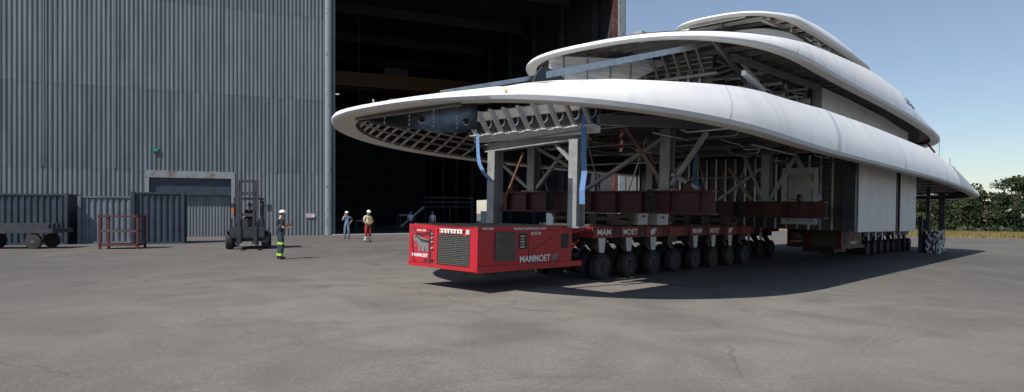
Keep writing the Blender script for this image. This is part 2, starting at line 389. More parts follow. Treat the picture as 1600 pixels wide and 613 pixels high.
    # hall lamps
    for (x, y, z, lb) in ((.9, 5, 11.6, 'small lit hall lamp close to the grey door edge'), (3.6, 9, 10.6, 'pair of lit lamp tubes glowing alone in the dark hall')):
        l_ = thing('hall_lamp', lb, 'lamp', (x, y, z), MH, 'lamps inside the hall')
        mb = MB(); mb.box((x-.3, y-.15, z+.1), (x+.3, y+.15, z+.24)); mb.build('housing', STEELD, l_)
        for k in ((-1, 1) if y > 6 else (1,)):
            mb = MB(); mb.box((x+k*.18-.14, y-.14, z+.04+k*.05), (x+k*.18+.14, y+.14, z+.1+k*.05)); mb.build('tube', mat('lamp_glow', (.9, .8, .65), .5, emit=.7), l_)
        mb = MB(); mb.tube([(x, y, z+.24), (x, y, HT-1)], .02, 5); mb.build('suspension_rod', STEELD, l_)
    # threshold kerb
    k = MB(); k.box((-.1, -1.2, -.3), (8.2, -.3, .06)); ko = k.build('threshold_kerb', CONC, M=MH); ko['kind'] = 'structure'
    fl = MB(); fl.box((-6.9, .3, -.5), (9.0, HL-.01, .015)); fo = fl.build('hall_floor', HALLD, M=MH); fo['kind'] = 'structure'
    return h
HALL = build_hall()

# wall sign and exit lamp on the facade
def wall_sign():
    s0, s1, z0, z1 = -1.95, -1.38, 1.35, 1.62
    t_ = thing('wall_sign', 'small white sign with red writing beside the hall opening', 'sign', (s0, -.1, z0), MH)
    mb = MB(); mb.box((s0, -.11, z0), (s1, -.075, z1)); mb.build('plate', TAPEW, t_)
    mb = MB()
    for r_, (a, b) in enumerate(((.04, .46), (.04, .40))):
        x = s0+a
        while x < s0+b:
            wd = random.uniform(.02, .06); mb.box((x, -.114, z1-.11-r_*.1), (x+wd, -.109, z1-.05-r_*.1)); x += wd+.015
    mb.build('lettering', TAPER, t_)
    x = thing('exit_lamp', 'small green escape route lamp high on the grey cladding', 'lamp', (-11.9, -.1, 5.9), MH)
    mb = MB(); mb.box((-12.1, -.16, 5.9), (-11.75, -.06, 6.15)); mb.build('housing', mat('green_sign', (.01, .16, .09), .5), x)
    mb = MB(); mb.box((-12.05, -.166, 5.96), (-11.8, -.158, 6.09)); mb.build('panel', mat('pale_green_sign', (.05, .30, .19), .5), x)
wall_sign()

# ------------------------------------------------------------------ yacht superstructure
TIERS = {
 1: dict(o=(-2.1373, 7.4461, 2.3703, 5.6266, -.8222, 40.336, 3.5454, 3.2158), rz=(3.6007, .005, .2693, -.1719),
    h=[(-2.15,.12),(-1.75,.2),(-1.2,.34),(-.84,.42),(-.4,.48),(.07,.56),(.6,.62),(1.9,.78),(2.6,.87),(3.4,.97),(4.2,1.05),(5.1,1.13),(9.65,1.4),(15,1.5),(26,1.52),(31.4,1.24),(34,.85),(36.8,.4),(40.4,.32)],
    lip=[(-2.3,.60),(0,.5),(6,.42),(46,.42)]),
 2: dict(o=(5.133, 6.2126, 2.6, 4.5645, -.9626, 36.7252, 9.0, 3.8055), rz=(6.5009, .0091, .1025, -.1635),
    h=[(5.1,.16),(5.9,.2),(7,.28),(7.9,.36),(8.5,.42),(9.7,.56),(10.4,.66),(11.2,.78),(13.6,1.02),(16.4,1.24),(19.25,1.42),(22,1.46),(25,1.34),(27.7,.76),(29.2,.48),(30.5,.28),(33,.25),(36.8,.25)],
    lip=[(5,.30),(8,.34),(14,.42),(40,.42)]),
 3: dict(o=(13.2123, 3.8633, 2.6184, 2.4198, -1.0222, 28.3992, 4.5834, 4.1271), rz=(9.2001, .0234, -.0088, -.0665),
    h=[(13.2,.10),(14.4,.14),(15.3,.22),(16,.32),(17,.36),(18,.44),(19.2,.52),(21.5,.5),(22.7,.42),(23.8,.28),(24.6,.2),(25.2,.16),(28.5,.16)],
    lip=[(13,.30),(30,.32)]),
}
def interp(tab, x):
    if x <= tab[0][0]: return tab[0][1]
    for (a, b), (c, d) in zip(tab, tab[1:]):
        if x <= c: return b+(d-b)*(x-a)/(c-a)
    return tab[-1][1]
def outline(T):
    t0, Lb, n, B, q0, t1, Ls, ns = T['o']; pts = []
    NB = 70
    for i in range(NB+1):
        s = (i/NB)**1.8; pts.append((t0+Lb*s, B*max(0, 1-(1-s)**n)**(1/n)))
    ta, tb = t0+Lb, t1-Ls; NM = 36
    for i in range(1, NM): pts.append((ta+(tb-ta)*i/NM, B))
    NS = 44
    for i in range(NS+1):
        s = 1-(1-i/NS)**1.8; pts.append((t1-Ls*(1-s), B*max(0, 1-s**ns)**(1/ns)))
    return pts
def halfw(T, t):
    t0, Lb, n, B, q0, t1, Ls, ns = T['o']
    if t <= t0 or t >= t1: return 0
    if t < t0+Lb: return B*(1-(1-(t-t0)/Lb)**n)**(1/n)
    if t > t1-Ls: return B*(1-((t-t1+Ls)/Ls)**ns)**(1/ns)
    return B
def rimz(T, t):
    z, sl_, qd, qs = T['rz']; t0, t1 = T['o'][0], T['o'][5]
    return z+sl_*t+qd*.01*max(0, t0+12-t)**2+qs*.01*max(0, t-(t1-18))**2
def loop(T):
    p = outline(T); q0 = T['o'][4]
    near = [(t, q0+w_) for t, w_ in p]; far = [(t, q0-w_) for t, w_ in p[1:-1]][::-1]
    L = near+far; n = len(L); res = []
    for i in range(n):
        a, b = L[i-1], L[(i+1) % n]; dt, dq = b[0]-a[0], b[1]-a[1]; l_ = math.hypot(dt, dq)
        res.append((L[i][0], L[i][1], -dq/l_, dt/l_))
    return res
def shell_prof(T, t, rows=9):
    h = interp(T['h'], t); bh = min(.10, .3*h); ins = h*(.3+.1*min(1, max(0, (h-.3)/.4)))
    lw = interp(T['lip'], t)
    lip = [(lw+.02, .10), (lw, .035), (.03, 0)]
    band = [(.03, 0), (.0, .015), (-.03, bh)]
    sh = []
    for k in range(rows):
        u = k/(rows-1); sh.append((-.03+(ins+.03)*u**1.9, bh+(h-bh)*u))
    sh += [(ins+.05, h+.012), (ins+.12, h-.01), (ins+.13, h-.14)]
    return lip, band, sh
def point(T, st, i, dz):
    t, q, nt_, nq = st; return S(t-nt_*i, q-nq*i, rimz(T, t)+dz)
ship = sthing('yacht_superstructure', 'white three-tiered aluminium yacht superstructure carried on the red transporters', 'yacht superstructure', 20, -1, 1.4)
def shell(T, label):
    L = loop(T); n = len(L); out = {}
    P3 = [shell_prof(T, st[0]) for st in L]
    shellobj = None
    for idx, nm, mt in ((2, 'fascia', WHITE), (1, 'edge_band', BAND), (0, 'underside_lip', LIP)):
        mb = MB(); g = [[mb.bm.verts.new(point(T, L[i], a, b)) for a, b in P3[i][idx]] for i in range(n)]
        for i in range(n):
            A, B_ = g[i], g[(i+1) % n]
            for k in range(len(A)-1): mb.face([A[k], B_[k], B_[k+1], A[k+1]])
        o = mb.build(nm, mt, shellobj if shellobj else ship, smooth=True, sharp=35)
        if idx == 2: o['label'] = label; shellobj = o
    return shellobj
def strip_on(T, ta, tb, skew, m, name, parent, off=.004, nrow=10, near=True, lo=0., hi=1.):
    """a strip that follows the near side of the fascia from ta to tb"""
    mb = MB(); q0, B = T['o'][4], None; g = []
    nst = max(2, int((tb-ta)/.4)+2)
    for i in range(nst+1):
        row = []
        for k in range(nrow+1):
            u = lo+(hi-lo)*k/nrow; t = ta+(tb-ta)*i/nst+skew*u
            h = interp(T['h'], t); bh = min(.10, .3*h); ins = h*(.3+.1*min(1, max(0, (h-.3)/.4)))
            inn = -.03+(ins+.03)*u**1.9-off; dz = bh+(h-bh)*u
            e = .02; w1, w0 = halfw(T, t+e), halfw(T, t-e); l_ = math.hypot(2*e, w1-w0); nt_, nq = -(w1-w0)/l_, 2*e/l_
            row.append(mb.bm.verts.new(S(t-nt_*inn, q0+halfw(T, t)-nq*inn, rimz(T, t)+dz)))
        g.append(row)
    for a, b in zip(g, g[1:]):
        for k in range(nrow): mb.face([a[k], b[k], b[k+1], a[k+1]])
    return mb.build(name, m, parent, smooth=True)
T1, T2, T3 = TIERS[1], TIERS[2], TIERS[3]
f1 = shell(T1, 'longest and lowest white fascia with a pointed bow')
f2 = shell(T2, 'middle white fascia set back above the lowest one')
f3 = shell(T3, 'small thin white fascia round the top roof')
for (T, f_, ts) in ((T1, f1, ((9.1, .30, .9), (17.5, .05, .7), (26.4, .10, .5), (2.6, .04, .4))), (T2, f2, ((9.5, .05, .5), (15.2, .05, .6), (21.5, .06, .5)))):
    for t, wd, sk in ts: strip_on(T, t, t+wd, sk, SEAM, 'weld_seam', f_)
for (T, f_, a0, b0, st) in ((T1, f1, 5.2, 30, 1.55), (T2, f2, 9.3, 23, 1.45)):
    t = a0
    while t < b0: strip_on(T, t, t+.025, .5, mat('fairing_line', (.63, .64, .65), .5), 'panel_joint', f_, .003); t += st*random.uniform(.85, 1.15)
fw = strip_on(T2, 23.0, 25.2, 2.0, FILM, 'protective_film', f2, .012); fw['label'] = 'white protective film with torn dark print'
mb = MB()
for i in range(46):                                       # torn dark print on the film
    u = random.uniform(.35, .85); t = 23.2+1.7*random.random()+2.0*u; wd, hh = random.uniform(.06, .3), random.uniform(.02, .09)
    h = interp(T2['h'], t); ins = h*.4; q0 = T2['o'][4]; B = T2['o'][3]
    def sp(t_, u_): return S(t_, q0+B-(-.03+(ins+.03)*u_**1.9-.018), rimz(T2, t_)+.10+(h-.10)*u_)
    mb.quad(sp(t, u), sp(t+wd, u), sp(t+wd, u+hh), sp(t+.3*wd, u+hh))
mb.build('film_print', BLACK, fw)
fd = strip_on(T1, 30.6, 35.4, -.3, FILMD, 'protective_film', f1, .012); fd['label'] = 'crinkled grey protective film at the stern'
mb = MB()                                                 # yellow sticker near the bow
tS = -1.42; w_ = halfw(T1, tS); e = .02; dw = (halfw(T1, tS+e)-halfw(T1, tS-e)); l_ = math.hypot(2*e, dw); nrm = (-dw/l_, 2*e/l_); tg = (nrm[1], -nrm[0])
zc = rimz(T1, tS); q0 = T1['o'][4]
pp = [S(tS+nrm[0]*(.04-.3*max(0, b-.14))+tg[0]*a, q0+w_+nrm[1]*(.04-.3*max(0, b-.14))+tg[1]*a, zc+b) for a, b in ((-.03, .14), (.03, .14), (.03, .20), (-.03, .20))]
mb.quad(*pp); mb.build('sticker', YEL, f1)

def edge_z(T, t): return rimz(T, t)+.85*interp(T['h'], t)
def deck_z1(t):
    z = interp([(-2.2, 4.06), (-1, 4.27), (0, 4.44), (1, 4.57), (2, 4.67), (3, 4.75), (50, 4.75)], t)
    return min(z, edge_z(T1, t)+.3) if t > 24 else z
DTOP = mat('pale_deck_primer', (.50, .50, .49), .6, 0, var=.1)
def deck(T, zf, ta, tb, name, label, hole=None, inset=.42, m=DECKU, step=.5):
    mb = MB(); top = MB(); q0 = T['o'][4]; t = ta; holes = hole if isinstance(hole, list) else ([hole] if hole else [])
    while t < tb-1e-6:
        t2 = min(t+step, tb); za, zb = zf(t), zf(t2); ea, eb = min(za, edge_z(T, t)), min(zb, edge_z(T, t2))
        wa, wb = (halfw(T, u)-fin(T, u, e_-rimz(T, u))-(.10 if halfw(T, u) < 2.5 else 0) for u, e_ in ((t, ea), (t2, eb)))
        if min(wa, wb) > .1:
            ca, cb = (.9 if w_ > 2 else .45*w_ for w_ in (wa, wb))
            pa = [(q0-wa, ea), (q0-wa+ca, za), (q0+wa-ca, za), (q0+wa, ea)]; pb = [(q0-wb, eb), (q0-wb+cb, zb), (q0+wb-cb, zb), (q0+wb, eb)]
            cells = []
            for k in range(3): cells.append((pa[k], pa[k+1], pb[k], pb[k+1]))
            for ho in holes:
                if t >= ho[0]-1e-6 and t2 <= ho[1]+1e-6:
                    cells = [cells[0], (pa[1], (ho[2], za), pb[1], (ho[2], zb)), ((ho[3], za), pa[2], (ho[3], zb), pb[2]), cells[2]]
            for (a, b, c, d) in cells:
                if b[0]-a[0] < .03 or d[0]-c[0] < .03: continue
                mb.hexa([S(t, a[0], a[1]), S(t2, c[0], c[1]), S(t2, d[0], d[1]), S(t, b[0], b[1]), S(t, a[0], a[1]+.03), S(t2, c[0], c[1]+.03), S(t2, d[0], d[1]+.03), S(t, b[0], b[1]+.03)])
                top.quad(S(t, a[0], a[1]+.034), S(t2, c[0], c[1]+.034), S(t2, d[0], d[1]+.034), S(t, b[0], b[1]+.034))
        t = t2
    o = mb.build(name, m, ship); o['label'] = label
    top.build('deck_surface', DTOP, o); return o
def fin(T, t, dz):
    h = interp(T['h'], t); ins = h*(.3+.1*min(1, max(0, (h-.3)/.4))); return .04+ins*min(1, max(0, dz/h))**1.9
def deck_z2(t): return rimz(T2, t)+interp([(5.1, .15), (6, .26), (8, .48), (9, .53), (26, .53), (30, .42), (37, .3)], t)
def deck_z3(t): return rimz(T3, t)+min(.2, .8*interp(T3['h'], t))
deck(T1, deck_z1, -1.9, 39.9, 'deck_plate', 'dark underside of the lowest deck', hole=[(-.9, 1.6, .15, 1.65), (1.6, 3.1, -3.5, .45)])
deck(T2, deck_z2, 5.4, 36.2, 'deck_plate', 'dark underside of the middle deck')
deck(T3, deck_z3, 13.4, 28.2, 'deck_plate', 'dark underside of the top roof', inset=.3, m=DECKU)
# floors closing the tiers against the sky
def frames(T, zf, ta, tb, step, dep, m, fl=.1, inset=.4, skip=None):
    t = ta; q0 = T['o'][4]
    while t < tb:
        w_ = halfw(T, t)-(1.0 if T is not T3 and zf(t) > edge_z(T, t) else inset)
        if w_ > .3 and not (skip and skip[0] < t < skip[1]):
            mb = MB(); z = zf(t)
            mb.sbox(t-.008, t+.008, q0-w_, q0+w_, z-dep, z-.002); mb.sbox(t-fl/2, t+fl/2, q0-w_, q0+w_, z-dep-.016, z-dep)
            mb.build('transverse_frame', m, ship)
        t += step
def girder(T, zf, q, ta, tb, dep, m, fl=.12):
    mb = MB(); t = ta
    while t < tb-1e-6:
        t2 = min(t+2., tb); z1, z2 = zf(t), zf(t2)
        for (a, b, c, d) in ((-.01, .01, dep, .003), (-fl/2, fl/2, dep+.02, dep)):
            mb.hexa([S(t, q+a, z1-c), S(t2, q+a, z2-c), S(t2, q+b, z2-c), S(t, q+b, z1-c), S(t, q+a, z1-d), S(t2, q+a, z2-d), S(t2, q+b, z2-d), S(t, q+b, z1-d)])
        t = t2
    return mb.build('deck_girder', m, ship)
frames(T1, deck_z1, -1.5, 39.4, .92, .24, FRAME, .09, skip=(-.9, 2.9))
for t in (-.6, .32, 1.24):
    mb = MB(); z = deck_z1(t); w_ = halfw(T1, t)-1.0; mb.sbox(t-.008, t+.008, -.98-w_, -2.1, z-.24, z-.002); mb.sbox(t-.045, t+.045, -.98-w_, -2.1, z-.256, z-.24); mb.build('transverse_frame', FRAME, ship)
for q in (-4.6, -2.8, 2.1, 3.3): girder(T1, deck_z1, q, 3.4 if q != -4.6 else 2.4, 36, .36, FRAME)
frames(T2, deck_z2, 9.3, 35.4, .8, .15, FRAME, .08)
for q in (-3., -.6, 1.2): girder(T2, deck_z2, q, 9.3, 35, .36, FRAME)
ROOFR = mat('pale_roof_rib', (.62, .61, .59), .5, .1, var=.1)
frames(T3, deck_z3, 13.75, 28, .95, .14, ROOFR, .08, .36)
for q in (-1.1, .55): girder(T3, deck_z3, q, 14.4, 27.6, .2, FRAMEL, .14)
# longitudinal stiffeners under the lowest deck: small, many
for q in (-5.2, -4.0, -3.4, -1.6, -.4, .4, 1.0, 1.6, 2.7):
    mb = MB(); mb.beam(S(3.6, q, 4.69), S(24, q, 4.69), .012, .11); mb.build('deck_stiffener', FRAME, ship)
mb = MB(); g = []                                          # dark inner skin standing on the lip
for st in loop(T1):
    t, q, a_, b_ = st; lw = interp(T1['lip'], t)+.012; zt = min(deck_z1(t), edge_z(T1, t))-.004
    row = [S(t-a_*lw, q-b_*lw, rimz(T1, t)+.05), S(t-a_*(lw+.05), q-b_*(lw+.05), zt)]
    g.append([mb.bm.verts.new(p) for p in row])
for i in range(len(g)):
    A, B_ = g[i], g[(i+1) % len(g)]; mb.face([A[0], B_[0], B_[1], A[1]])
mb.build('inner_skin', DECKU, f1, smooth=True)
# bow of the lowest tier: centre web with round holes, weld marks
mb = MB(); q = -.98
def WB(u, z): return S(-1.62+2.62*u, -2.42+1.3*u, z)      # the web runs obliquely from the bow tip to the first mullion
poly = [WB(.10, 4.12), WB(.10, 3.85), WB(.3, 3.80), WB(.78, 3.76), WB(.86, 3.77), WB(.93, 3.86), WB(1.0, 3.88), WB(1.0, 4.53), WB(.75, 4.42), WB(.4, 4.32)]
mb.prism(poly, (.005, .013, 0)); cw = mb.build('centre_web', mat('reflective_aluminium', (.17, .185, .22), .2, .95, var=.4, scale=3, bump=.25, bscale=2.2), ship)
wd_ = (WB(1, 0)-WB(0, 0)).normalized(); wn_ = Vector((wd_.y, -wd_.x, 0))
for u in (.22, .42, .62, .82):
    mb = MB(); zz = 3.86
    while zz < 4.25+.25*u:
        hh = random.uniform(.03, .07); c_ = WB(u, zz+hh/2)+wn_*.004; mb.beam(c_-Vector((0, 0, hh/2)), c_+Vector((0, 0, hh/2)), random.uniform(.016, .035), .008, wn_); zz += hh+random.uniform(.02, .06)
    mb.build('weld_patch', ALUB, cw)
for u, z in ((.52, 4.02), (.90, 4.05)):
    mb = MB(); mb.lathe(WB(u, z)+wn_*.001, wn_, [(.095, 0), (.095, .02), (.07, .03), (.066, .01), (.0, .01)], 18); mb.build('hole_flange', ALU, cw, smooth=True)
    mb = MB(); mb.lathe(WB(u, z)+wn_*.011, wn_, [(.066, 0), (.066, .004)], 18); mb.build('hole', BLACK, cw)
# curved brackets inside the far half of the bow
for t in (-1.2, -.9, -.6, -.3, .05, .4, .8, 1.2, 1.65, 2.1, 2.6, 3.1, 3.7, 4.3, 5.0):
    w_ = halfw(T1, t); q0 = T1['o'][4]; mb = MB()
    a = S(t, q0-w_+.5, rimz(T1, t)+.06); b = S(t+.1, q0-w_+.95, rimz(T1, t)+.35); c = S(t+.2, q0-w_+1.7, deck_z1(t)-.12)
    mb.beam(a, b, .02, .1, (1, 0, 0)); mb.beam(b, c, .02, .1, (1, 0, 0)); mb.build('bow_bracket', FRAMEL, ship)
for k, (ins_, dz_) in enumerate(((.85, .26), (1.25, .38), (1.7, .46))):   # stringers tying the brackets together
    mb = MB(); pts = []
    for i in range(14):
        t = -1.3+.5*i
        if halfw(T1, t) > ins_+.2: pts.append(S(t, T1['o'][4]-halfw(T1, t)+ins_, rimz(T1, t)+dz_))
    for a, b in zip(pts, pts[1:]): mb.beam(a, b, .03, .05)
    mb.build('bow_stringer', FRAMEL, ship)
# slanted mullions on a bright sill, lowest tier
mb = MB(); mb.sbox(3.05, 3.3, -3.6, .95, 4.06, 4.075); mb.sbox(3.28, 3.3, -3.6, .95, 3.9, 4.058); sill = mb.build('window_sill', ALUB, ship)
for i in range(9):
    mb = MB(); mb.sbox(2.98, 3.05, -3.5+i*.52, -3.5+i*.52+.34, 4.075, 4.09); mb.build('sill_flange', ALUB, sill)
for i in range(9):
    q = -3.3+.515*i; mb = MB()
    mb.prism([S(3.2, q, 4.075), S(3.06, q, 4.075), S(2.56, q, 4.70), S(2.78, q, 4.70)], (0, .02, 0)); mb.prism([S(3.05, q-.04, 4.08), S(3.02, q-.04, 4.08), S(2.53, q-.04, 4.7), S(2.56, q-.04, 4.7)], (0, -.1, 0))
    mb.build('window_mullion', FRAMEL, ship)
mb = MB(); mb.hexa([S(3.32, -3.6, 4.07), S(3.34, -3.6, 4.07), S(3.34, .95, 4.07), S(3.32, .95, 4.07), S(3.32, -3.6, 4.73), S(3.34, -3.6, 4.73), S(3.34, .95, 4.73), S(3.32, .95, 4.73)])
web = mb.build('front_web', ALUD, ship)
for i in range(8):
    q = -3.25+.53*i; mb = MB()
    mb.lathe(S(3.317, q+.2, 4.45), (-1, 0, 0), [(.15, 0), (.15, .014), (.12, .02), (.115, .004)], 14); mb.build('cutout_rim', ALUB, web, smooth=True)
    mb = MB(); mb.lathe(S(3.312, q+.2, 4.45), (-1, 0, 0), [(.115, 0), (.115, .003)], 14); mb.build('cutout', BLACK, web)
# box beam beside the sill, leading aft
mb = MB(); mb.beam(S(3.2, .95, 4.22), S(6.2, 2.6, 4.32), .16, .26); mb.build('box_beam', ALU, ship)
# pipes, cable trays and loose cables under the lowest deck
for i in range(34):
    t = random.uniform(4.5, 15.6); q = random.uniform(-4.6, 3.2); L_ = random.uniform(1.2, 4.0); z = random.uniform(4.0, 4.32); mb = MB()
    if i % 3 == 0: pts = [S(t, q, z), S(t+.2, q+.1, z-.05), S(t+.2, min(3.4, q+L_*.7), z-.03), S(t+.25, min(3.5, q+L_*.7+.1), z+.25)]
    elif i % 3 == 1: pts = [S(t, q, z), S(min(16, t+L_), q+random.uniform(-.1, .1), z)]
    else:
        pts = [S(t+L_*k/8, q+.12*math.sin(k*1.3+i), z-.16*math.sin(PI*k/8)-.02*random.random()) for k in range(9)]
    mb.tube(pts, random.choice((.016, .022, .032)), 6); mb.build('pipe' if i % 3 < 2 else 'cable', random.choice((FRAMEL, FRAME, ALU, ALU)), ship, smooth=True)
for t in (7.5, 10.2, 12.8):
    mb = MB(); mb.sbox(t, t+.35, -4.4, 3.0, 4.12, 4.14); mb.sbox(t, t+.02, -4.4, 3.0, 4.14, 4.2); mb.sbox(t+.33, t+.35, -4.4, 3.0, 4.14, 4.2); mb.build('cable_tray', FRAME, ship)
# deckhouse under the lowest deck: front bulkhead, studs, door, side panels
def stud_wall(t, q0_, q1_, z0, z1, name):
    mb = MB(); mb.sbox(t, t+.02, q0_, q1_, z0, z1); b = mb.build(name, ALUD, ship); k = 0
    q = q0_+.2
    while q < q1_-.1:
        mb = MB(); mb.sbox(t-.09, t-.002, q, q+.014, z0, z1); mb.sbox(t-.1, t-.09, q-.03, q+.05, z0, z1); mb.build('wall_stud', ALU if k % 3 else ALUB, b); q += .43; k += 1
    return b
fb = stud_wall(16.6, -6.2, 3.42, 1.42, 4.35, 'front_bulkhead')
mb = MB()
for k in range(9): mb.sbox(16.575, 16.598, -5.6, 3.42, 1.75+k*.3, 1.77+k*.3)
mb.build('plank_seam', STEELD, fb)
mb = MB(); mb.sbox(16.40, 16.52, .72, 2.1, 1.62, 3.86); dr = mb.build('bulkhead_door_surround', PANELW, ship)
mb = MB(); mb.sbox(16.36, 16.398, 1.0, 1.88, 1.75, 3.62); dl = mb.build('door_leaf', mat('grey_door_paint', (.42, .43, .44), .5, 0, var=.06), dr)
for (a, b, c, d) in ((.96, .985, 1.72, 3.65), (1.895, 1.92, 1.72, 3.65)):
    mb = MB(); mb.sbox(16.385, 16.40, a, b, c, d); mb.build('door_seal', STEELD, dr)
mb = MB(); mb.beam(S(16.34, 1.08, 2.6), S(16.34, 1.3, 2.6), .03, .03); mb.build('door_handle', STEELD, dr)
mb = MB(); mb.sbox(16.3, 16.62, 3.0, 3.46, 1.40, 4.3); mb.build('corner_plate', STEELD, ship)
def wall_panel(t0, t1, q, z0, zf, n, name='side_panel'):
    for i in range(n):
        a = t0+(t1-t0)*i/n; b = t0+(t1-t0)*(i+1)/n-.012; o_ = .004*(i % 2); mb = MB()
        mb.hexa([S(a, q-.03, z0), S(b, q-.03, z0), S(b, q+o_, z0), S(a, q+o_, z0), S(a, q-.03, zf(a)), S(b, q-.03, zf(b)), S(b, q+o_, zf(b)), S(a, q+o_, zf(a))])
        mb.build(name, PANELW, ship)
wall_panel(16.64, 22.6, 3.5, 1.38, lambda t: 4.3 if t < 20.6 else 4.12, 4)
wall_panel(23.5, 26.8, 3.5, 1.36, lambda t: 4.12 if t < 24.3 else 4.3, 2)
mb = MB(); mb.sbox(22.6, 23.5, 3.38, 3.42, 1.38, 4.3); mb.build('recessed_post', STEELD, ship)
mb = MB(); mb.sbox(22.95, 23.05, 3.42, 3.46, 1.38, 4.2); mb.build('door_edge', OXIDE, ship)
mb = MB(); mb.sbox(16.63, 26.73, -5.5, 3.36, 1.57, 1.61); mb.build('floor_plate', STEELD, ship)
mb = MB(); mb.sbox(26.74, 26.79, -5.5, 3.44, 1.6, 4.4); mb.build('aft_bulkhead', ALUD, ship)
mb = MB(); mb.sbox(16.64, 26.74, -5.55, -5.5, 1.41, 4.4); mb.build('side_plate', ALUD, ship)
# middle tier: bow web, slanted mullions, sill, strut, bulkhead, panels
mb = MB(); mb.prism([S(5.45, -2.55, 5.85), S(7.5, -1.4, 5.85), S(8.2, -.98, 6.35), S(9.0, -.5, 6.85), S(9.0, -.5, 7.0), S(5.45, -2.55, 6.78)], (.006, .012, 0)); w2 = mb.build('bow_web', mat('sunlit_streaky_aluminium', (.42, .45, .49), .35, .45, scale=2.2, col2=(.82, .84, .87), thr=(.36, .62), stretch=(.25, .25, 5.), bump=.1, bscale=4), ship)  # aluminium brightened to look sunlit; the deck above keeps the sun off
for u in (.12, .32, .52, .70):
    mb = MB(); p0 = S(5.45+3.5*u, -2.55+2.02*u+.02, 5.9+.35*max(0, u-.5)*2); mb.beam(p0, Vector((p0.x, p0.y, 6.8)), .02, .05, (1, 0, 0)); mb.build('web_stiffener', ALU, w2)
for t in (5.9, 6.5, 7.1, 7.7, 8.3):
    mb = MB(); z = deck_z2(t); w_ = halfw(T2, t)-.3; mb.sbox(t-.01, t+.01, -.9, -1.1+w_, z-.1, z-.002); mb.build('bow_bracket', FRAME, ship)
    mb = MB(); mb.sbox(t-.01, t+.01, -1.1-w_, -1.9, z-.1, z-.002); mb.build('bow_bracket', FRAME, ship)
mb = MB(); pr_ = None                                      # dark gutter showing above the middle fascia
for st in [x for x in loop(T2) if x[1] > -1.1 and x[0] < 9][::2]:
    h_ = interp(T2['h'], st[0]); ii = h_*.35+.22; c_ = S(st[0]-st[2]*ii, st[1]-st[3]*ii, rimz(T2, st[0])+h_+.05)
    if pr_ is not None and (c_-pr_).length > .05: mb.beam(pr_, c_, .05, .07)
    if pr_ is None or (c_-pr_).length > .05: pr_ = c_
mb.build('gutter', STEELD, ship)
mb = MB(); mb.sbox(5.9, 6.25, .2, .5, 6.9, 7.14); mb.build('deck_bracket', STEEL, ship)
mb = MB(); mb.sbox(8.9, 9.1, -3.6, 1.35, 6.30, 6.38); sill2 = mb.build('window_sill', ALU, ship)
for i in range(11):
    q = -3.05+.40*i; mb = MB()
    mb.prism([S(9.0, q, 6.36), S(8.88, q, 6.36), S(8.25, q, 7.1), S(8.4, q, 7.1)], (0, .018, 0)); mb.prism([S(8.88, q-.03, 6.36), S(8.86, q-.03, 6.36), S(8.22, q-.03, 7.1), S(8.25, q-.03, 7.1)], (0, -.07, 0)); mb.build('window_mullion', FRAME, ship)
mb = MB(); mb.sbox(9.3, 9.32, -4.2, 1.05, 6.0, 7.05); fw2 = mb.build('front_web', ALUD, ship)
for i in range(12):
    mb = MB(); q = -3.75+.4*i; mb.sbox(9.2, 9.298, q, q+.015, 6.1, 7.1); mb.sbox(9.19, 9.2, q-.03, q+.045, 6.1, 6.6); mb.build('web_stiffener', ALU, fw2)
for z in (6.42, 6.6, 6.78, 6.94):
    mb = MB(); mb.sbox(9.24, 9.297, -3.9, 1.04, z, z+.025); mb.build('web_stringer', FRAMEL, fw2)
for i in range(9):
    mb = MB(); t = 10.2+.62*i; mb.beam(S(t, 1.9-.1*i, 6.98), S(t+.5, .2, 6.86), .03, .06); mb.build('deck_strut', FRAMEL, ship)
for (a, b, wd, hh, mt) in ((S(8.6, 2.35, 6.15), S(12.4, 1.5, 6.28), .12, .14, ALUB), (S(7.4, 1.9, 6.98), S(11.6, 1.2, 6.5), .10, .14, FRAME), (S(9.2, 1.7, 6.85), S(15.2, 2.4, 6.75), .14, .2, FRAME),
                           (S(10.0, 1.6, 6.9), S(11.9, 1.5, 6.5), .07, .09, FRAMEL), (S(11.0, 1.4, 6.95), S(11.5, 1.5, 5.9), .18, .12, ALU), (S(13.0, 2.0, 6.5), S(16.2, 1.0, 6.5), .1, .14, FRAME), (S(12.6, 1.2, 6.2), S(16.2, 1.9, 6.15), .1, .1, FRAMEL)):
    mb = MB(); mb.beam(a, b, wd, hh); mb.build('diagonal_strut', mt, ship)
mb = MB(); mb.prism([S(12.6, -.5, 5.6), S(12.6, .95, 5.6), S(12.6, .95, 6.55)]+[S(12.6, .95-.145*k-(.07 if k % 1 else 0), 6.55+.07*(k % 2)+.012*k) for k in range(1, 10)]+[S(12.6, -.5, 6.68)], (.03, 0, 0)); mb.build('notched_plate', PANELW, ship)
mb = MB(); mb.sbox(13.6, 13.64, 1.0, 1.75, 5.6, 6.35); mb.build('equipment_plate', FRAMEL, ship)
for (t, qa, qb, z) in ((11.9, -.4, 1.6, 6.78), (13.2, -.6, 1.8, 6.62), (14.4, -.6, 1.9, 6.30), (15.3, -.6, 2.0, 6.72)):
    mb = MB(); mb.sbox(t, t+.07, qa, qb, z, z+.09); mb.build('cross_bar', FRAMEL, ship)
b2 = stud_wall(16.4, -4.6, 2.15, 4.8, 7.1, 'front_bulkhead')
for (qa, qb, za, zb, mt) in ((-2.6, -.7, 6.3, 7.25, PANELW), (.55, 1.8, 5.7, 6.55, PANELW), (-.6, .4, 5.6, 6.5, FRAMEL)):
    mb = MB(); mb.sbox(16.2, 16.28, qa, qb, za, min(7.1, zb)); mb.build('bulkhead_panel', mt, ship)
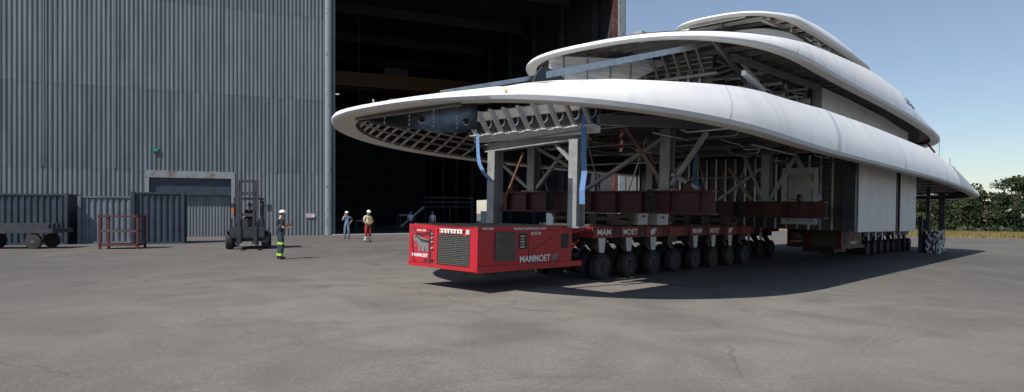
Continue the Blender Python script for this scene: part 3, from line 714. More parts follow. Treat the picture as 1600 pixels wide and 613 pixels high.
for (q, za, zb, r_, mt) in ((-.35, 5.2, 7.1, .03, ALU), (-.2, 5.2, 7.1, .03, ALU), (.0, 5.2, 6.85, .085, OXIDE), (1.5, 5.2, 6.6, .05, ALU)):
    mb = MB(); mb.tube([S(15.6, q, za), S(15.6, q, zb)], r_, 8); mb.build('upright_pipe', mt, ship, smooth=True)
for i in range(26):
    t = random.uniform(11.5, 15.6); q = random.uniform(-1.5, 1.9); z = random.uniform(5.9, 6.8); mb = MB(); L_ = random.uniform(.4, 1.5)
    if i % 2: mb.tube([S(t, q, z), S(t+.1, q+L_, z-.05), S(t+.1, q+L_+.05, z-.35)], .025, 6)
    else: mb.tube([S(t+L_*k/6, q+.1*math.sin(k), z-.12*math.sin(PI*k/6)) for k in range(7)], .02, 5)
    mb.build('pipe' if i % 2 else 'cable', random.choice((FRAMEL, ALU, FRAME)), ship, smooth=True)
for i in range(4):
    mb = MB(); t, q = 12.6+.8*i, .6+.2*(i % 2); mb.sbox(t, t+.4, q, q+.5, 5.7, 5.95+.1*(i % 2)); mb.build('equipment_box', FRAMEL if i % 2 else STEELD, ship)
for i in range(8):
    a = 16.5+i*1.88; mb = MB(); b = a+1.86
    o_ = .005*(i % 2); zt = lambda t: interp([(16, 6.97), (20, 7.02), (26, 7.0), (29, 6.88), (32, 6.78)], t)
    mb.hexa([S(a, 2.14, 5.0), S(b, 2.14, 5.0), S(b, 2.18+o_, 5.0), S(a, 2.18+o_, 5.0), S(a, 2.14, zt(a)), S(b, 2.14, zt(b)), S(b, 2.18+o_, zt(b)), S(a, 2.18+o_, zt(a))]); mb.build('side_panel', PANELW, ship)
mb = MB(); mb.sbox(16.36, 16.5, 1.85, 2.14, 4.9, 7.1); mb.build('corner_plate', STEEL, ship)
mb = MB(); mb.sbox(31.5, 31.55, -4.4, 2.12, 5.0, 6.85); mb.build('aft_bulkhead', ALUD, ship)
# top tier: pale rounded house, struts
mb = MB(); ring_ = []
for k in range(64):
    a = 2*PI*k/64; c_, s_ = math.cos(a), math.sin(a); sg = lambda v, p: math.copysign(abs(v)**p, v)
    ring_.append((18.7+4.5*sg(c_, .8), -1.1+2.0*sg(s_, .8)))
lo = [mb.bm.verts.new(S(t, q, 7.3)) for t, q in ring_]
hi = [mb.bm.verts.new(S(t, q, interp([(14, 9.1), (15, 9.3), (16.6, 9.4), (20, 9.3), (23, 9.1), (26, 8.9)], t))) for t, q in ring_]
for k in range(64): mb.face([lo[k], lo[(k+1) % 64], hi[(k+1) % 64], hi[k]])
mb.face(hi)
mb.build('roof_house', mat('pale_house_metal', (.50, .495, .48), .4, .35, var=.06, scale=1), ship, smooth=True, sharp=50)
for (a, b) in ((S(16.6, .9, 9.52), S(17.6, .4, 9.4)), (S(19.0, 1.1, 9.55), S(21.5, .8, 9.3)), (S(22, 1.0, 9.6), S(24.5, .4, 9.3))):
    mb = MB(); mb.beam(a, b, .08, .10); mb.build('roof_strut', FRAMEL, ship)
for i in range(16):
    t = 17.5+i*.55; mb = MB(); mb.tube([S(t, .95, 9.5), S(t+.3, 1.0+.1*(i % 3), 9.42-.06*(i % 2)), S(t+.6, 1.15, 9.5)], .025, 5); mb.build('roof_pipe', FRAMEL if i % 2 else STEELD, ship)
mb = MB(); mb.prism([S(16.4, -.3, 9.85), S(17.3, -.3, 9.85), S(16.9, -.3, 10.12)], (0, -.3, 0)); mb.build('roof_fin', WHITE, ship)
mb = MB(); mb.sbox(12.9, 13.3, -2.2, -1.7, 8.3, 9.15); mb.build('roof_bracket', WHITE, ship)
# diagonal beam above the bow with its gusset
mb = MB(); mb.beam(S(-1.5, .4, 4.24), S(1.0, .9, 4.93), .10, .09); mb.build('bow_strut', ALU, ship)
mb = MB(); mb.beam(S(.95, .95, 4.93), S(6.85, 1.7, 6.68), .14, .15); mb.build('bow_strut', ALU, ship)
mb = MB(); mb.prism([S(.45, .98, 4.45), S(.72, .98, 4.95), S(.9, .98, 5.12), S(1.35, .98, 5.12), S(1.7, .98, 4.98), S(1.7, .98, 4.5)], (0, -.05, 0)); mb.build('gusset_plate', STEELD, ship)
mb = MB(); mb.prism([S(-1.75, -1.35, 4.05), S(-1.62, -1.2, 4.27), S(-1.2, -.75, 4.29), S(-1.15, -.7, 4.1)], (.02, .02, 0)); mb.build('bow_plate', STEELD, ship)
# stern details
mb = MB(); mb.tube([S(33.6, 3.35, 6.5), S(33.6, 3.35, 4.4)], .012, 5); mb.build('antenna_wire', STEELD, ship)
mb = MB(); mb.tube([S(34.2, 2.6, 6.5), S(34.0, 2.9, 6.1), S(34.4, 3.0, 5.9)], .06, 6); mb.build('safety_strap', TAPER, ship)
for i, t in enumerate((31.2, 32.4, 33.6)):
    mb = MB(); hh = interp(T1['h'], t); zt = rimz(T1, t)+hh; q = -.82+halfw(T1, t)-.4*hh-.08; mb.tube([S(t, q, zt-.3), S(t, q, zt+(.40, .2, .12)[i])], .02, 5); mb.build('stern_stanchion', STEEL, ship)
for i in range(5):
    mb = MB(); mb.beam(S(27.6+i*2, 4.2, 3.95-.06*i), S(28.6+i*2, 1.5, 3.9-.06*i), .08, .1); mb.build('stern_bracket', FRAMEL, ship)

# ------------------------------------------------------------------ transporters
EMB = [(.30,1.0),(.42,.96),(.55,.86),(.72,.80),(.90,.78),(1.0,.70),(1.0,.02),(.86,.02),(.82,.34),(.78,.34),(.74,.02),(.60,.02),(.58,.30),(.52,.30),(.50,.02),(.36,.02),(.38,.42),(.30,.50),(.24,.62),(.15,.58),(.07,.64),(.03,.76),(.06,.90),(.14,.97),(.21,.93),(.20,.86),(.13,.87),(.12,.78),(.17,.74),(.22,.80)]
TUSK = [(.20,.52),(.26,.46),(.22,.30),(.14,.24),(.17,.34)]
def emblem(origin, right, up, w_, h_, m, parent, flip=False):
    mb = MB(); right, up = Vector(right), Vector(up); nrm = right.cross(up)
    for poly in (EMB, TUSK):
        pts = [Vector(origin)+right*((1-x if flip else x)*w_)+up*(y*h_)+nrm*.004 for x, y in poly]
        mb.face([mb.bm.verts.new(p) for p in pts])
    bmesh.ops.triangulate(mb.bm, faces=mb.bm.faces[:], ngon_method='EAR_CLIP')
    return mb.build('emblem', m, parent, normals=False)
def wheel(parent, t, q, z=.375, out=1, big=True):
    mb = MB(); r_ = .375
    prof = [(.20, -.115), (.30, -.13), (.35, -.12), (.375, -.085), (.375, .085), (.35, .12), (.30, .13), (.20, .115)]
    mb.lathe(S(t, q, z), (0, -1, 0), prof, 28)
    for k in range(26):                                  # tread lugs
        a = 2*PI*k/26; c_ = S(t, q, z)+Vector((math.cos(a)*.377, 0, math.sin(a)*.377)); tan = Vector((-math.sin(a), 0, math.cos(a)))
        mb.beam(c_+Vector((0, -.10, 0)), c_+Vector((0, .10, 0)), .03, .022, tan.cross(Vector((0, 1, 0))))
    wh = mb.build('wheel', RUBBER, parent, smooth=True, sharp=30)
    mb = MB(); mb.lathe(S(t, q, z), (0, -out, 0), [(.205, .0), (.205, .118), (.185, .125), (.17, .07), (.10, .05), (.085, .09), (.0, .095)], 20)
    mb.build('rim', RIM, wh, smooth=True, sharp=30)
    return wh
def power_pack(t0, q0, label, grp, RED=RED):
    p = sthing('power_pack', label, 'power pack', t0, q0, 0, grp)
    L_ = 3.5; z0, z1, W_ = .44, 1.47, 2.43
    X = lambda r: q0-W_+W_*r
    mb = MB(); mb.sbox(t0+.03, t0+L_, q0-W_+.03, q0-.03, z0+.02, z1-.02); body = mb.build('body', RED, p)
    # frame members on the front
    def fr(q_a, q_b, za, zb, d=.03, m=None, nm='front_frame', par=None):
        m = m or RED
        b = MB(); b.sbox(t0, t0+d, q_a, q_b, za, zb); return b.build(nm, m, par or body)
    fr(q0-W_, q0, z1-.11, z1); fr(q0-W_-.03, q0+.0, z0, z0+.09); fr(q0-W_, q0-W_+.05, z0+.092, z1-.112); fr(X(.90), q0, z0+.092, z1-.112); fr(X(.345), X(.435), z0+.092, z1-.112, .028)
    fr(X(.02), X(.315), z0+.10, z1-.12, .02, RED, 'front_door')
    fr(X(.318), X(.342), z0+.1, z1-.12, .031, BLACK, 'front_recess')
    b = MB(); b.tube([S(t0-.01, X(.03), z1-.05), S(t0-.05, X(.10), z1-.2), S(t0-.05, X(.20), z1-.36), S(t0-.02, X(.335), z1-.40)], .014, 6); b.build('hose', BLACK, p, smooth=True)
    b = MB(); b.tube([S(t0-.01, X(.10), z1-.23), S(t0-.05, X(.2), z1-.22), S(t0-.02, X(.38), z1-.17)], .012, 6); b.build('hose', BLACK, p, smooth=True)
    b = MB(); b.tube([S(t0-.01, X(.05), z1-.3), S(t0-.02, X(.06), z0+.5), S(t0-.02, X(.09), z0+.1)], .008, 5); b.build('hose', BLACK, p, smooth=True)
    for z in (.62, .9, 1.05, 1.15, 1.25): 
        b = MB(); b.lathe(S(t0+.0, X(.365), z), (-1, 0, 0), [(.03, 0), (.03, .03), (.018, .05)], 10); b.build('coupling', STEEL if z > .7 else BLACK, p)
    # radiator grille: dark back, wire bars
    ga, gb, gz0, gz1 = X(.445), X(.895), z0+.10, 1.245
    gr = fr(ga, gb, gz0, gz1, .045, BLACK, 'radiator_grille')
    gr.location.x += .012
    b = MB(); k = 0
    while gz0+.03+k*.042 < gz1: b.sbox(t0-.004, t0+.010, ga, gb, gz0+.02+k*.042, gz0+.035+k*.042); k += 1
    for i in range(24):
        y = ga+(gb-ga)*(i+.5)/24; b.sbox(t0+.0105, t0+.0117, y-.005, y+.005, gz0, gz1)
    b.build('grille_bars', GRILLE, gr).location.x -= .012
    st = fr(X(.47), X(.79), 1.285, 1.385, .004, TAPEW, 'sticker_strip', p); st.location.x -= .003
    for i in range(7):
        c_ = (YEL, TAPER, mat('green_sticker', (.05, .3, .1), .5), BLACK, YEL, BLACK, YEL)[i]; y = X(.485+.045*i)
        b = MB(); b.lathe(S(t0-.004, y, 1.345), (-1, 0, 0), [(.026, 0), (.026, .003)], 12); b.build('sticker_symbol', BLACK if i % 2 else TAPER, st)
        b = MB(); b.sbox(t0-.0055, t0-.003, y-.034, y+.034, 1.292, 1.312); b.build('sticker_field', c_, st)
    fr(X(.84), X(.89), 1.28, 1.385, .004, mat('grey_sticker', (.45, .47, .48), .5), 'sticker', p).location.x -= .003
    emblem(S(t0+.0, X(.06), .80), S(0, 1, 0), S(0, 0, 1), .58, .42, GTXT, p)
    text('MAMMOET', S(t0-.001, X(.05), .675), S(0, 1, 0), S(0, 0, 1), .60, .085, WTXT, p, bold=.022)
    text('302168', S(t0-.001, X(.12), 1.30), S(0, 1, 0), S(0, 0, 1), .34, .05, TAPEW, p, bold=.02)
    fr(X(.245), X(.29), z0+.12, z0+.2, .026, BLACK, 'lamp_socket', p).location.x -= .006
    # near side: face q0, reading along +t
    def sd(a, b_, za, zb, d, m, nm, par=None):
        bb = MB(); bb.sbox(t0+a, t0+b_, q0-.03, q0-.03+d, za, zb); return bb.build(nm, m, par or body)
    sd(0, L_+.4, z0-.02, z0+.12, .04, RED, 'bottom_rail'); sd(0.031, L_, z1-.09, z1, .03, RED, 'top_rail')
    sd(.05, .50, z0+.14, z1-.11, .012, RED, 'side_door'); lv = sd(.58, 1.30, .66, 1.34, .016, STEELD, 'louvre')
    b = MB()
    for i in range(22): b.sbox(t0+.59+i*.032, t0+.605+i*.032, q0-.014, q0-.004, .67, 1.33)
    b.build('louvre_slats', FRAME, lv)
    rc = sd(1.40, 1.70, .92, 1.31, .008, BLACK, 'control_recess')
    for i in range(5):
        b = MB(); b.sbox(t0+1.46, t0+1.6, q0-.022, q0-.010, .96+i*.065, .99+i*.065); b.build('gauge', STEEL if i % 2 else PANELW, rc)
    sd(1.78, 2.95, .60, 1.36, .010, RED, 'side_door'); sd(3.05, 3.36, .90, 1.28, .008, BLACK, 'side_recess')
    for i in range(4):
        b = MB(); b.sbox(t0+1.84+i*.10, t0+1.91+i*.10, q0-.02, q0-.016, 1.265, 1.335); b.build('sticker', PANELW, p)
    b = MB()
    for (a, b_, za, zb) in ((.045, .505, z0+.135, z1-.105), (1.775, 2.955, .595, 1.365)):
        for (c, d, e, f_) in ((a-.008, b_+.008, za-.008, za), (a-.008, b_+.008, zb, zb+.008), (a-.008, a, za, zb), (b_, b_+.008, za, zb)): b.sbox(t0+c, t0+d, q0-.0295, q0-.026, e, f_)
    b.build('door_gap', BLACK, body)
    b = MB()
    for k in range(16): b.ball(S(t0+.15+k*.215, q0+.001, z1-.02), .008, 6, 4); b.ball(S(t0+.15+k*.23, q0+.011, z0+.03), .01, 6, 4)
    b.build('bolts', STEELD, body)
    b = MB(); b.beam(S(t0+1.82, q0-.018, .86), S(t0+2.75, q0-.018, 1.24), .02, .012); b.build('door_brace', REDD, body)
    text('302168', S(t0+.13, q0+.001, 1.395), S(1, 0, 0), S(0, 0, 1), .36, .055, TAPEW, p, bold=.02)
    text('www.mammoet.com', S(t0+1.18, q0+.001, 1.385), S(1, 0, 0), S(0, 0, 1), 1.2, .075, WTXT, p, bold=.01)
    text('MAMMOET', S(t0+1.44, q0-.015, .60), S(1, 0, 0), S(0, 0, 1), 1.16, .165, WTXT, p, bold=.022)
    emblem(S(t0+2.66, q0-.019, .60), S(1, 0, 0), S(0, 0, 1), .30, .2, GTXT, p, True)
    # top and undercarriage
    b = MB(); b.sbox(t0+.1, t0+L_-.1, q0-W_+.08, q0-.08, z1-.021, z1+.02); b.build('top_plate', mat('dirty_deck', (.20, .175, .14), .9, 0, var=.3), p)
    b = MB(); b.sbox(t0+.7, t0+2.6, q0-1.9, q0-.5, .22, z0+.02); b.build('sump', STEELD, p)
    b = MB(); b.sbox(t0+L_, t0+4.3, q0-1.8, q0-.6, .75, 1.25); b.build('coupling_frame', STEELD, p)
    for i in range(9):
        q_ = q0-.15-.22*i; b = MB(); b.tube([S(t0+L_-.05, q_, .75+.09*(i % 5)), S(t0+L_+.3, q_+.05, .7+.1*(i % 4)), S(t0+L_+.75, q_, 1.05+.05*(i % 3))], .03, 6); b.build('hydraulic_hose', (BLACK, TAPER, STEELD)[i % 3], p, smooth=True)
    b = MB(); b.tube([S(t0+L_, q0-.1, 1.30), S(t0+4.25, q0-.15, 1.42)], .045, 8); b.build('red_pipe', RED, p)
    p.location.z += .05; return p
power_pack(0, 0, 'bright red power pack at the front end of the transporter row', 'red power packs')
power_pack(21.9, 1.48, 'dull brownish red power pack in the shade beneath the pale deckhouse panels', 'red power packs', mat('shaded_brown_red_paint', (.125, .020, .018), .55, 0, var=.3, scale=3))  # brownish red, darkened further: deck shade is put into the paint
def spmt_unit(t0, q0, label, grp):
    u = sthing('transporter', label, 'transporter', t0, q0, 0, grp); W_ = 2.43; L_ = 5.58
    mb = MB(); mb.sbox(t0, t0+L_, q0-W_+.02, q0-.02, 1.20, 1.50); mb.build('deck', REDD, u)
    for i in range(4):
        a = t0+1.4*i; mb = MB(); mb.sbox(a+.04, a+1.02, q0-.02, q0+.012, 1.19, 1.505); mb.build('side_plate', REDD, u)
        mb = MB(); mb.sbox(a+1.08, a+1.36, q0-.02, q0-.004, 1.22, 1.49); mb.build('side_bracket', OXIDE, u)
        if i < 3:
            mb = MB(); c = a+.55
            mb.prism([S(c-.17, q0-.03, 1.19), S(c+.17, q0-.03, 1.19), S(c+.11, q0-.03, .78), S(c-.11, q0-.03, .78)], (0, .02, 0)); mb.build('axle_shield', PANELW, u)
        for qq in (q0-.42, q0-W_+.42):
            mb = MB(); mb.sbox(a+.35, a+.95, qq-.22, qq+.22, .98, 1.2); mb.build('bogie_turntable', STEELD, u)
            mb = MB(); mb.beam(S(a+.5, qq, 1.05), S(a+1.0, qq, .70), .18, .16); mb.beam(S(a+1.0, qq, .75), S(a+.7, qq, .375), .14, .14); mb.build('bogie_arm', OXIDE, u)
            mb = MB(); mb.tube([S(a+.7, qq-.36, .375), S(a+.7, qq+.36, .375)], .055, 8); mb.build('axle', STEELD, u)
            wheel(u, a+.7, qq+.22, out=1); wheel(u, a+.7, qq-.22, out=-1)
    text('MAM', S(t0+1.4*0+.25, q0+.0125, 1.27), S(1, 0, 0), S(0, 0, 1), .66, .17, TAPEW, u, bold=.022)
    text('MOET', S(t0+1.4+.16, q0+.0125, 1.27), S(1, 0, 0), S(0, 0, 1), .76, .17, TAPEW, u, bold=.022)
    emblem(S(t0+2.8+.3, q0+.010, 1.25), S(1, 0, 0), S(0, 0, 1), .36, .22, TAPEW, u, True)
    for k in range(2):
        mb = MB(); mb.sbox(t0+.3+2.4*k, t0+2.5+2.4*k, q0-W_+.3, q0-.3, 1.5, 1.56); mb.build('deck_mat', WOOD, u)
    mb = MB(); mb.sbox(t0+.05, t0+L_-.05, q0-W_+.25, q0-W_+.31, 1.04, 1.10); mb.sbox(t0+.05, t0+L_-.05, q0-.75, q0-.69, 1.08, 1.16); mb.build('hydraulic_pipe', STEELD, u)
    return u
SP = 'red self-propelled transporters'
u1 = spmt_unit(4.35, 0, 'red many-wheeled transporter right behind the bright red power pack', SP)
def unit_copy(t, q, lb):
    c = copy_tree(u1); c.matrix_world = MS @ Matrix.Translation(S(t, q, 0)); c['label'] = lb; return c
unit_copy(9.97, 0, 'red many-wheeled transporter behind the first one, under the shaded deck')
unit_copy(26.2, 1.48, 'red transporter carrying the pale side panels, right of the shaded power pack')
unit_copy(31.82, 1.48, 'rearmost red transporter near the stern foil bundles')

unit_copy(16.78, -1.5, 'red transporter in deep shade left of the power pack below the pale panels')

# ------------------------------------------------------------------ support frames on the transporters
GS = 'temporary support frames'
fA = sthing('support_frame', 'tall grey steel portal of two thick posts standing behind the red power pack', 'support frame', 3.4, -1.3, 1.5, GS)
for q, zt in ((-2.8, 3.62), (.17, 3.78)):
    mb = MB(); mb.ibeam(S(3.4, q, 1.5), S(3.4, q, zt), .28, .36, .03, .03, (1, 0, 0))
    mb.sbox(3.21, 3.23, q-.14, q+.14, 1.53, zt); mb.sbox(3.2, 3.6, q-.24, q+.24, 1.49, 1.52); mb.build('post', STEEL, fA)
mb = MB(); mb.ibeam(S(3.4, -3.15, 3.72), S(3.4, .5, 3.9), .3, .24); mb.build('cap_beam', STEEL, fA)
mb = MB(); mb.beam(S(3.4, -.55, 3.7), S(3.4, .02, 3.2), .08, .1, (1, 0, 0)); mb.build('brace', STEEL, fA)
mb = MB(); mb.beam(S(3.45, -1.75, 3.55), S(3.45, -2.6, 1.9), .05, .06, (1, 0, 0)); mb.build('brace', mat('rusty_steel', (.16, .07, .045), .8, 0, var=.35), fA)
def beam_frame(tb, qL, qR, z0, z1, posts, ztops, braces, label, eyes, nst):
    f = sthing('support_frame', label, 'support frame', tb, (qL+qR)/2, z0, GS)
    mb = MB(); mb.ibeam(S(tb, qL, (z0+z1)/2), S(tb, qR, (z0+z1)/2), .40, z1-z0, .04, .04); bmo = mb.build('cross_beam', OXIDE, f)
    for i in range(nst):
        q = qL+.4+(qR-qL-.8)*i/(nst-1); mb = MB(); mb.sbox(tb-.18, tb-.022, q-.015, q+.015, z0+.041, z1-.041); mb.build('web_stiffener', OXIDE, bmo)
    for q, zt in zip(posts, ztops):
        mb = MB(); mb.ibeam(S(tb, q, z1), S(tb, q, zt), .30, .30, .025, .025, (1, 0, 0)); mb.sbox(tb-.25, tb+.25, q-.3, q+.3, z1+.001, z1+.03); mb.build('post', STEEL, f)
    for (a, za, b, zb) in braces:
        mb = MB(); mb.beam(S(tb-.02, a, za), S(tb-.02, b, zb), .10, .13, (1, 0, 0)); mb.build('brace', STEEL if abs(a) > .3 else mat('primed_brace', (.27, .21, .19), .55, .3, scale=2, col2=(.20, .085, .065), thr=(.5, .68)), f)
    for i in range(5):                                    # slim tie rods between the posts and the beam
        q = posts[0]+.5+(posts[1]-posts[0]-.8)*i/4
        mb = MB(); mb.tube([S(tb+.16, q, z1), S(tb+.16, q+(.55 if i % 2 else -.5), ztops[0]-.1)], .022, 6); mb.build('tie_rod', FRAMEL if i % 2 else STEEL, f)
    mb = MB(); mb.tube([S(tb+.18, posts[0], (z1+ztops[0])/2), S(tb+.18, posts[1], (z1+ztops[0])/2)], .03, 6); mb.build('tie_rod', STEEL, f)
    for q in posts:
        mb = MB()
        for k in range(8): mb.ball(S(tb-.2, q-.24+.16*(k % 4), z1+.04), .02, 6, 4)
        mb.build('bolts', STEELD, f)
    for q in eyes:
        mb = MB(); mb.lathe(S(tb, q-.06, z1+.09), (0, -1, 0), [(.17, 0), (.17, .12), (.05, .125), (.05, .12)], 20); mb.build('lifting_eye', OXIDE, f, smooth=True, sharp=40)
    return f
beam_frame(6, -5.0, 2.76, 1.9, 2.55, (-3.58, 1.33), (4.2, 4.25), [(-.1, 4.5, 1.2, 2.8), (-1.44, 2.6, 1.2, 4.0), (1.48, 2.7, 2.5, 4.1), (-3.45, 4.0, -2.0, 3.3), (-3.4, 2.65, -2.2, 3.9), (-6.1, 4.3, -3.8, 2.7), (1.5, 3.0, 2.3, 2.6)],
           'dark red cross beam with two grey posts right behind the steel portal', (-4.4, 2.05), 9)
beam_frame(13.5, -5.0, 3.29, 1.86, 2.45, (-3.58, 1.22), (4.3, 4.3), [(-.6, 2.5, 1.1, 3.7), (-.2, 3.7, .7, 2.5), (1.35, 2.5, 2.2, 4.0), (.4, 4.1, 1.1, 2.6), (2.1, 4.35, 3.1, 2.5), (-3.4, 2.6, -2.2, 3.9)],
           'dark red cross beam with grey posts in front of the pale bulkhead door', (2.4, -4.2), 9)
# timber packing under the beams
for (t, q, lb) in ((6, -.5, 'timber packing below the front cross beam, near end'), (6, -2.0, 'timber packing below the front cross beam, far end'), (13.5, -.5, 'timber packing below the rear cross beam, near end'), (13.5, -2., 'timber packing below the rear cross beam, far end')):
    mb = MB()
    for k in range(3):
        if k % 2: mb.sbox(t-.5, t-.28, q-.5, q+.5, 1.565+.105*k, 1.665+.105*k); mb.sbox(t+.28, t+.5, q-.5, q+.5, 1.565+.105*k, 1.665+.105*k)
        else: mb.sbox(t-.5, t+.5, q-.45, q-.2, 1.565+.105*k, 1.665+.105*k); mb.sbox(t-.5, t+.5, q+.2, q+.45, 1.565+.105*k, 1.665+.105*k)
    tag(mb.build('timber_packing', WOOD, M=MS, base=S(t, q, 1.56)), lb, 'timber', 'timber packing')
# lashing chains over the beams
for (t, q, zt, lb) in ((5.74, -2.6, 2.57, 'bundle of lashing chain over the front beam, between the portal posts'), (5.74, 1.0, 2.57, 'bundle of lashing chain on the front beam, below the leaning braces'), (13.25, .35, 2.47, 'bundle of lashing chain on the rear cross beam')):
    mb = MB(); pts = []
    for k in range(90):                                   # one long chain hung in loops over the beam edge
        u = k/89*5; z = zt-.28+.27*math.cos(2*PI*u); pts.append(S(t-.03*math.sin(k*1.9), q-.10+.2*k/89+.03*math.sin(k*2.3)+.05*math.sin(2*PI*u), z))
    mb.tube(pts, [.016 if k % 2 else .024 for k in range(90)], 6)
    tag(mb.build('lashing_chain', STEELD, M=MS, base=S(t, q, zt-.7)), lb, 'chain', 'lashing chains')
# slings and tapes
def ribbon(name, pts, wd, m, lb, cat, side=(1, 0, 0), grp=None, alt=None):
    mb = MB(); sd = Vector(side).normalized()
    for i, (a, b) in enumerate(zip(pts, pts[1:])):
        mb.mi = i % 2 if alt else 0
        d = (b-a).normalized(); nn = d.cross(sd).normalized()*.006
        tw = sd*(wd/2)
        mb.hexa([a-tw-nn, a+tw-nn, b+tw-nn, b-tw-nn, a-tw+nn, a+tw+nn, b+tw+nn, b-tw+nn])
    mid = pts[-1]
    return tag(mb.build(name, [m, alt] if alt else m, M=MS, base=mid), lb, cat, grp)
BS = 'blue lifting slings'
ribbon('sling', [S(3.0, -3.15, 4.1), S(3.0, -3.15, 3.85), S(2.98, -3.1, 3.5), S(2.96, -3.02, 3.25), S(2.98, -2.86, 2.98), S(3.1, -2.62, 2.72)], .13, BLUE, 'slack blue sling curving down to the left portal post', 'sling', (0, -1, .2), BS)
ribbon('sling', [S(3.1, .62, 4.5), S(3.05, .62, 4.0), S(3.05, .62, 3.4), S(3.05, .66, 2.9), S(3.05, .6, 2.45), S(3.1, .58, 2.1)], .17, BLUE, 'taut blue sling hanging beside the right portal post', 'sling', (0, -1, 0), BS)
ribbon('sling', [S(7.8, 1.35, 4.4), S(7.4, 1.5, 3.8), S(6.9, 1.7, 3.1), S(6.3, 2.15, 2.6)], .10, BLUE, 'twisted dark blue sling further back, ending at the front cross beam', 'sling', (.3, -1, 0), BS)
ribbon('barrier_tape', [S(5.9, -.12, 4.35-.11*k)+Vector((.03*math.sin(k*2), .02*math.cos(k*3), 0)) for k in range(7)], .09, TAPER, 'red and white tape dangling from the head of a leaning brace', 'tape', (0, -1, 0), 'barrier tapes', TAPEW)
ribbon('barrier_tape', [S(6.6, -2.3, 4.3-.12*k)+Vector((.02*math.sin(k), .07*k, 0)) for k in range(7)], .06, TAPER, 'red and white tape stretched beside the far grey post', 'tape', (0, -1, .3), 'barrier tapes', TAPEW)
# stern post and trestle, foil bundles
sp_ = sthing('stern_post', 'thick black steel post propping up the stern', 'support post', 37.1, 3.0, 0)
mb = MB(); mb.ibeam(S(37.1, 3.0, 0.03), S(37.1, 3.0, 3.62), .30, .30, .04, .04, (1, 0, 0)); mb.build('shaft', STEELD, sp_)
mb = MB(); mb.sbox(36.75, 37.45, 2.65, 3.35, 0, .035); mb.build('foot_plate', STEELD, sp_)
tr = sthing('trestle', 'dark steel trestle with a flat top under the stern', 'trestle', 35.5, 2.7, 0)
mb = MB(); mb.sbox(33.6, 36.7, 2.35, 2.6, 1.95, 2.12); mb.build('top_beam', STEELD, tr)
mb = MB(); mb.sbox(33.6, 36.7, 2.38, 2.57, 1.25, 1.34); mb.build('shelf', STEELD, tr)
for t in (33.8, 34.9, 36.4):
    mb = MB(); mb.sbox(t-.09, t+.09, 2.38, 2.57, 0, 1.95); mb.build('leg', STEELD, tr)
for t in (32.6,):
    mb = MB(); mb.sbox(t-.08, t+.08, 2.95, 3.13, 1.3, 4.3); mb.build('upright', STEELD, tr)
for (t, q, hh, lb) in ((34.2, 3.05, 1.05, 'crumpled silver foil wrapped bundle at the panel edge, left one'), (35.5, 3.0, 1.2, 'crumpled silver foil wrapped bundle, middle one'), (36.2, 2.95, .8, 'smaller crumpled silver foil bundle next to the black stern post')):
    mb = MB(); bmesh.ops.create_icosphere(mb.bm, subdivisions=4, radius=1)
    for v in mb.bm.verts:
        k = 1+.35*noise.noise(v.co*3.1+Vector((t, 0, 0)))+.22*noise.noise(v.co*8)
        c = v.co; bx = Vector((max(-.7, min(.7, c.x))/.7, max(-.7, min(.7, c.y))/.7, max(-.7, min(.7, c.z))/.7))
        v.co = S(t, q, hh/2)+Vector((bx.x*.42*k, bx.y*.32*k, max(-hh/2, bx.z*hh/2*k)))
    tag(mb.build('foil_bundle', FOIL, M=MS, base=S(t, q, 0)), lb, 'foil bundle', 'foil bundles')
# odds and ends on the deck
sg = sthing('deck_sign', 'small white board with slanted top standing on the power pack', 'sign', 3.25, -.55, 1.5)
mb = MB(); mb.prism([S(3.2, -.66, 1.5), S(3.2, -.44, 1.5), S(3.2, -.42, 1.75), S(3.2, -.52, 1.86), S(3.2, -.66, 1.86)], (-.02, 0, 0)); mb.build('board', TAPEW, sg)
mb = MB(); mb.sbox(3.2, 3.24, -.6, -.55, 1.49, 1.8); mb.build('stay', STEELD, sg)
for (t, q, lx, lq, lz, lb) in ((7.0, .0, .55, .5, .38, 'pale equipment case under the front cross beam, left one'), (8.1, .05, .7, .55, .34, 'wider pale equipment case under the front cross beam, right one')):
    cs = sthing('equipment_case', lb, 'case', t, q, 1.56, 'pale cases on the transporter deck')
    mb = MB(); mb.sbox(t-lx/2, t+lx/2, q-lq, q, 1.562, 1.562+lz*.7); mb.build('case_body', PANELW, cs)
    mb = MB(); mb.sbox(t-lx/2-.01, t+lx/2+.01, q-lq-.01, q+.01, 1.562+lz*.7, 1.562+lz); mb.build('lid', PANELW, cs)
    mb = MB(); mb.sbox(t-.06, t+.06, q+.011, q+.03, 1.562+lz*.6, 1.562+lz*.76); mb.build('clasp', STEELD, cs)

# ------------------------------------------------------------------ people
def skin_mesh(verts, edges, radii, levels=2, root=0):
    me = bpy.data.meshes.new('tmp'); me.from_pydata([tuple(v) for v in verts], edges, [])
    ob = bpy.data.objects.new('tmp', me); COL.objects.link(ob)
    md = ob.modifiers.new('skin', 'SKIN'); md.use_smooth_shade = True; md.branch_smoothing = .6
    if not me.skin_vertices: me.attributes.new('skin_vertex', 'FLOAT_VECTOR', 'POINT') if False else None
    sv = me.skin_vertices[0].data if me.skin_vertices else None
    for i, r_ in enumerate(radii):
        sv[i].radius = r_ if isinstance(r_, tuple) else (r_, r_); sv[i].use_root = (i == root)
    ss = ob.modifiers.new('sub', 'SUBSURF'); ss.levels = levels; ss.render_levels = levels
    bpy.context.view_layer.update()
    out = bpy.data.meshes.new_from_object(ob.evaluated_get(bpy.context.evaluated_depsgraph_get()))
    bpy.data.objects.remove(ob); bpy.data.meshes.remove(me)
    return out
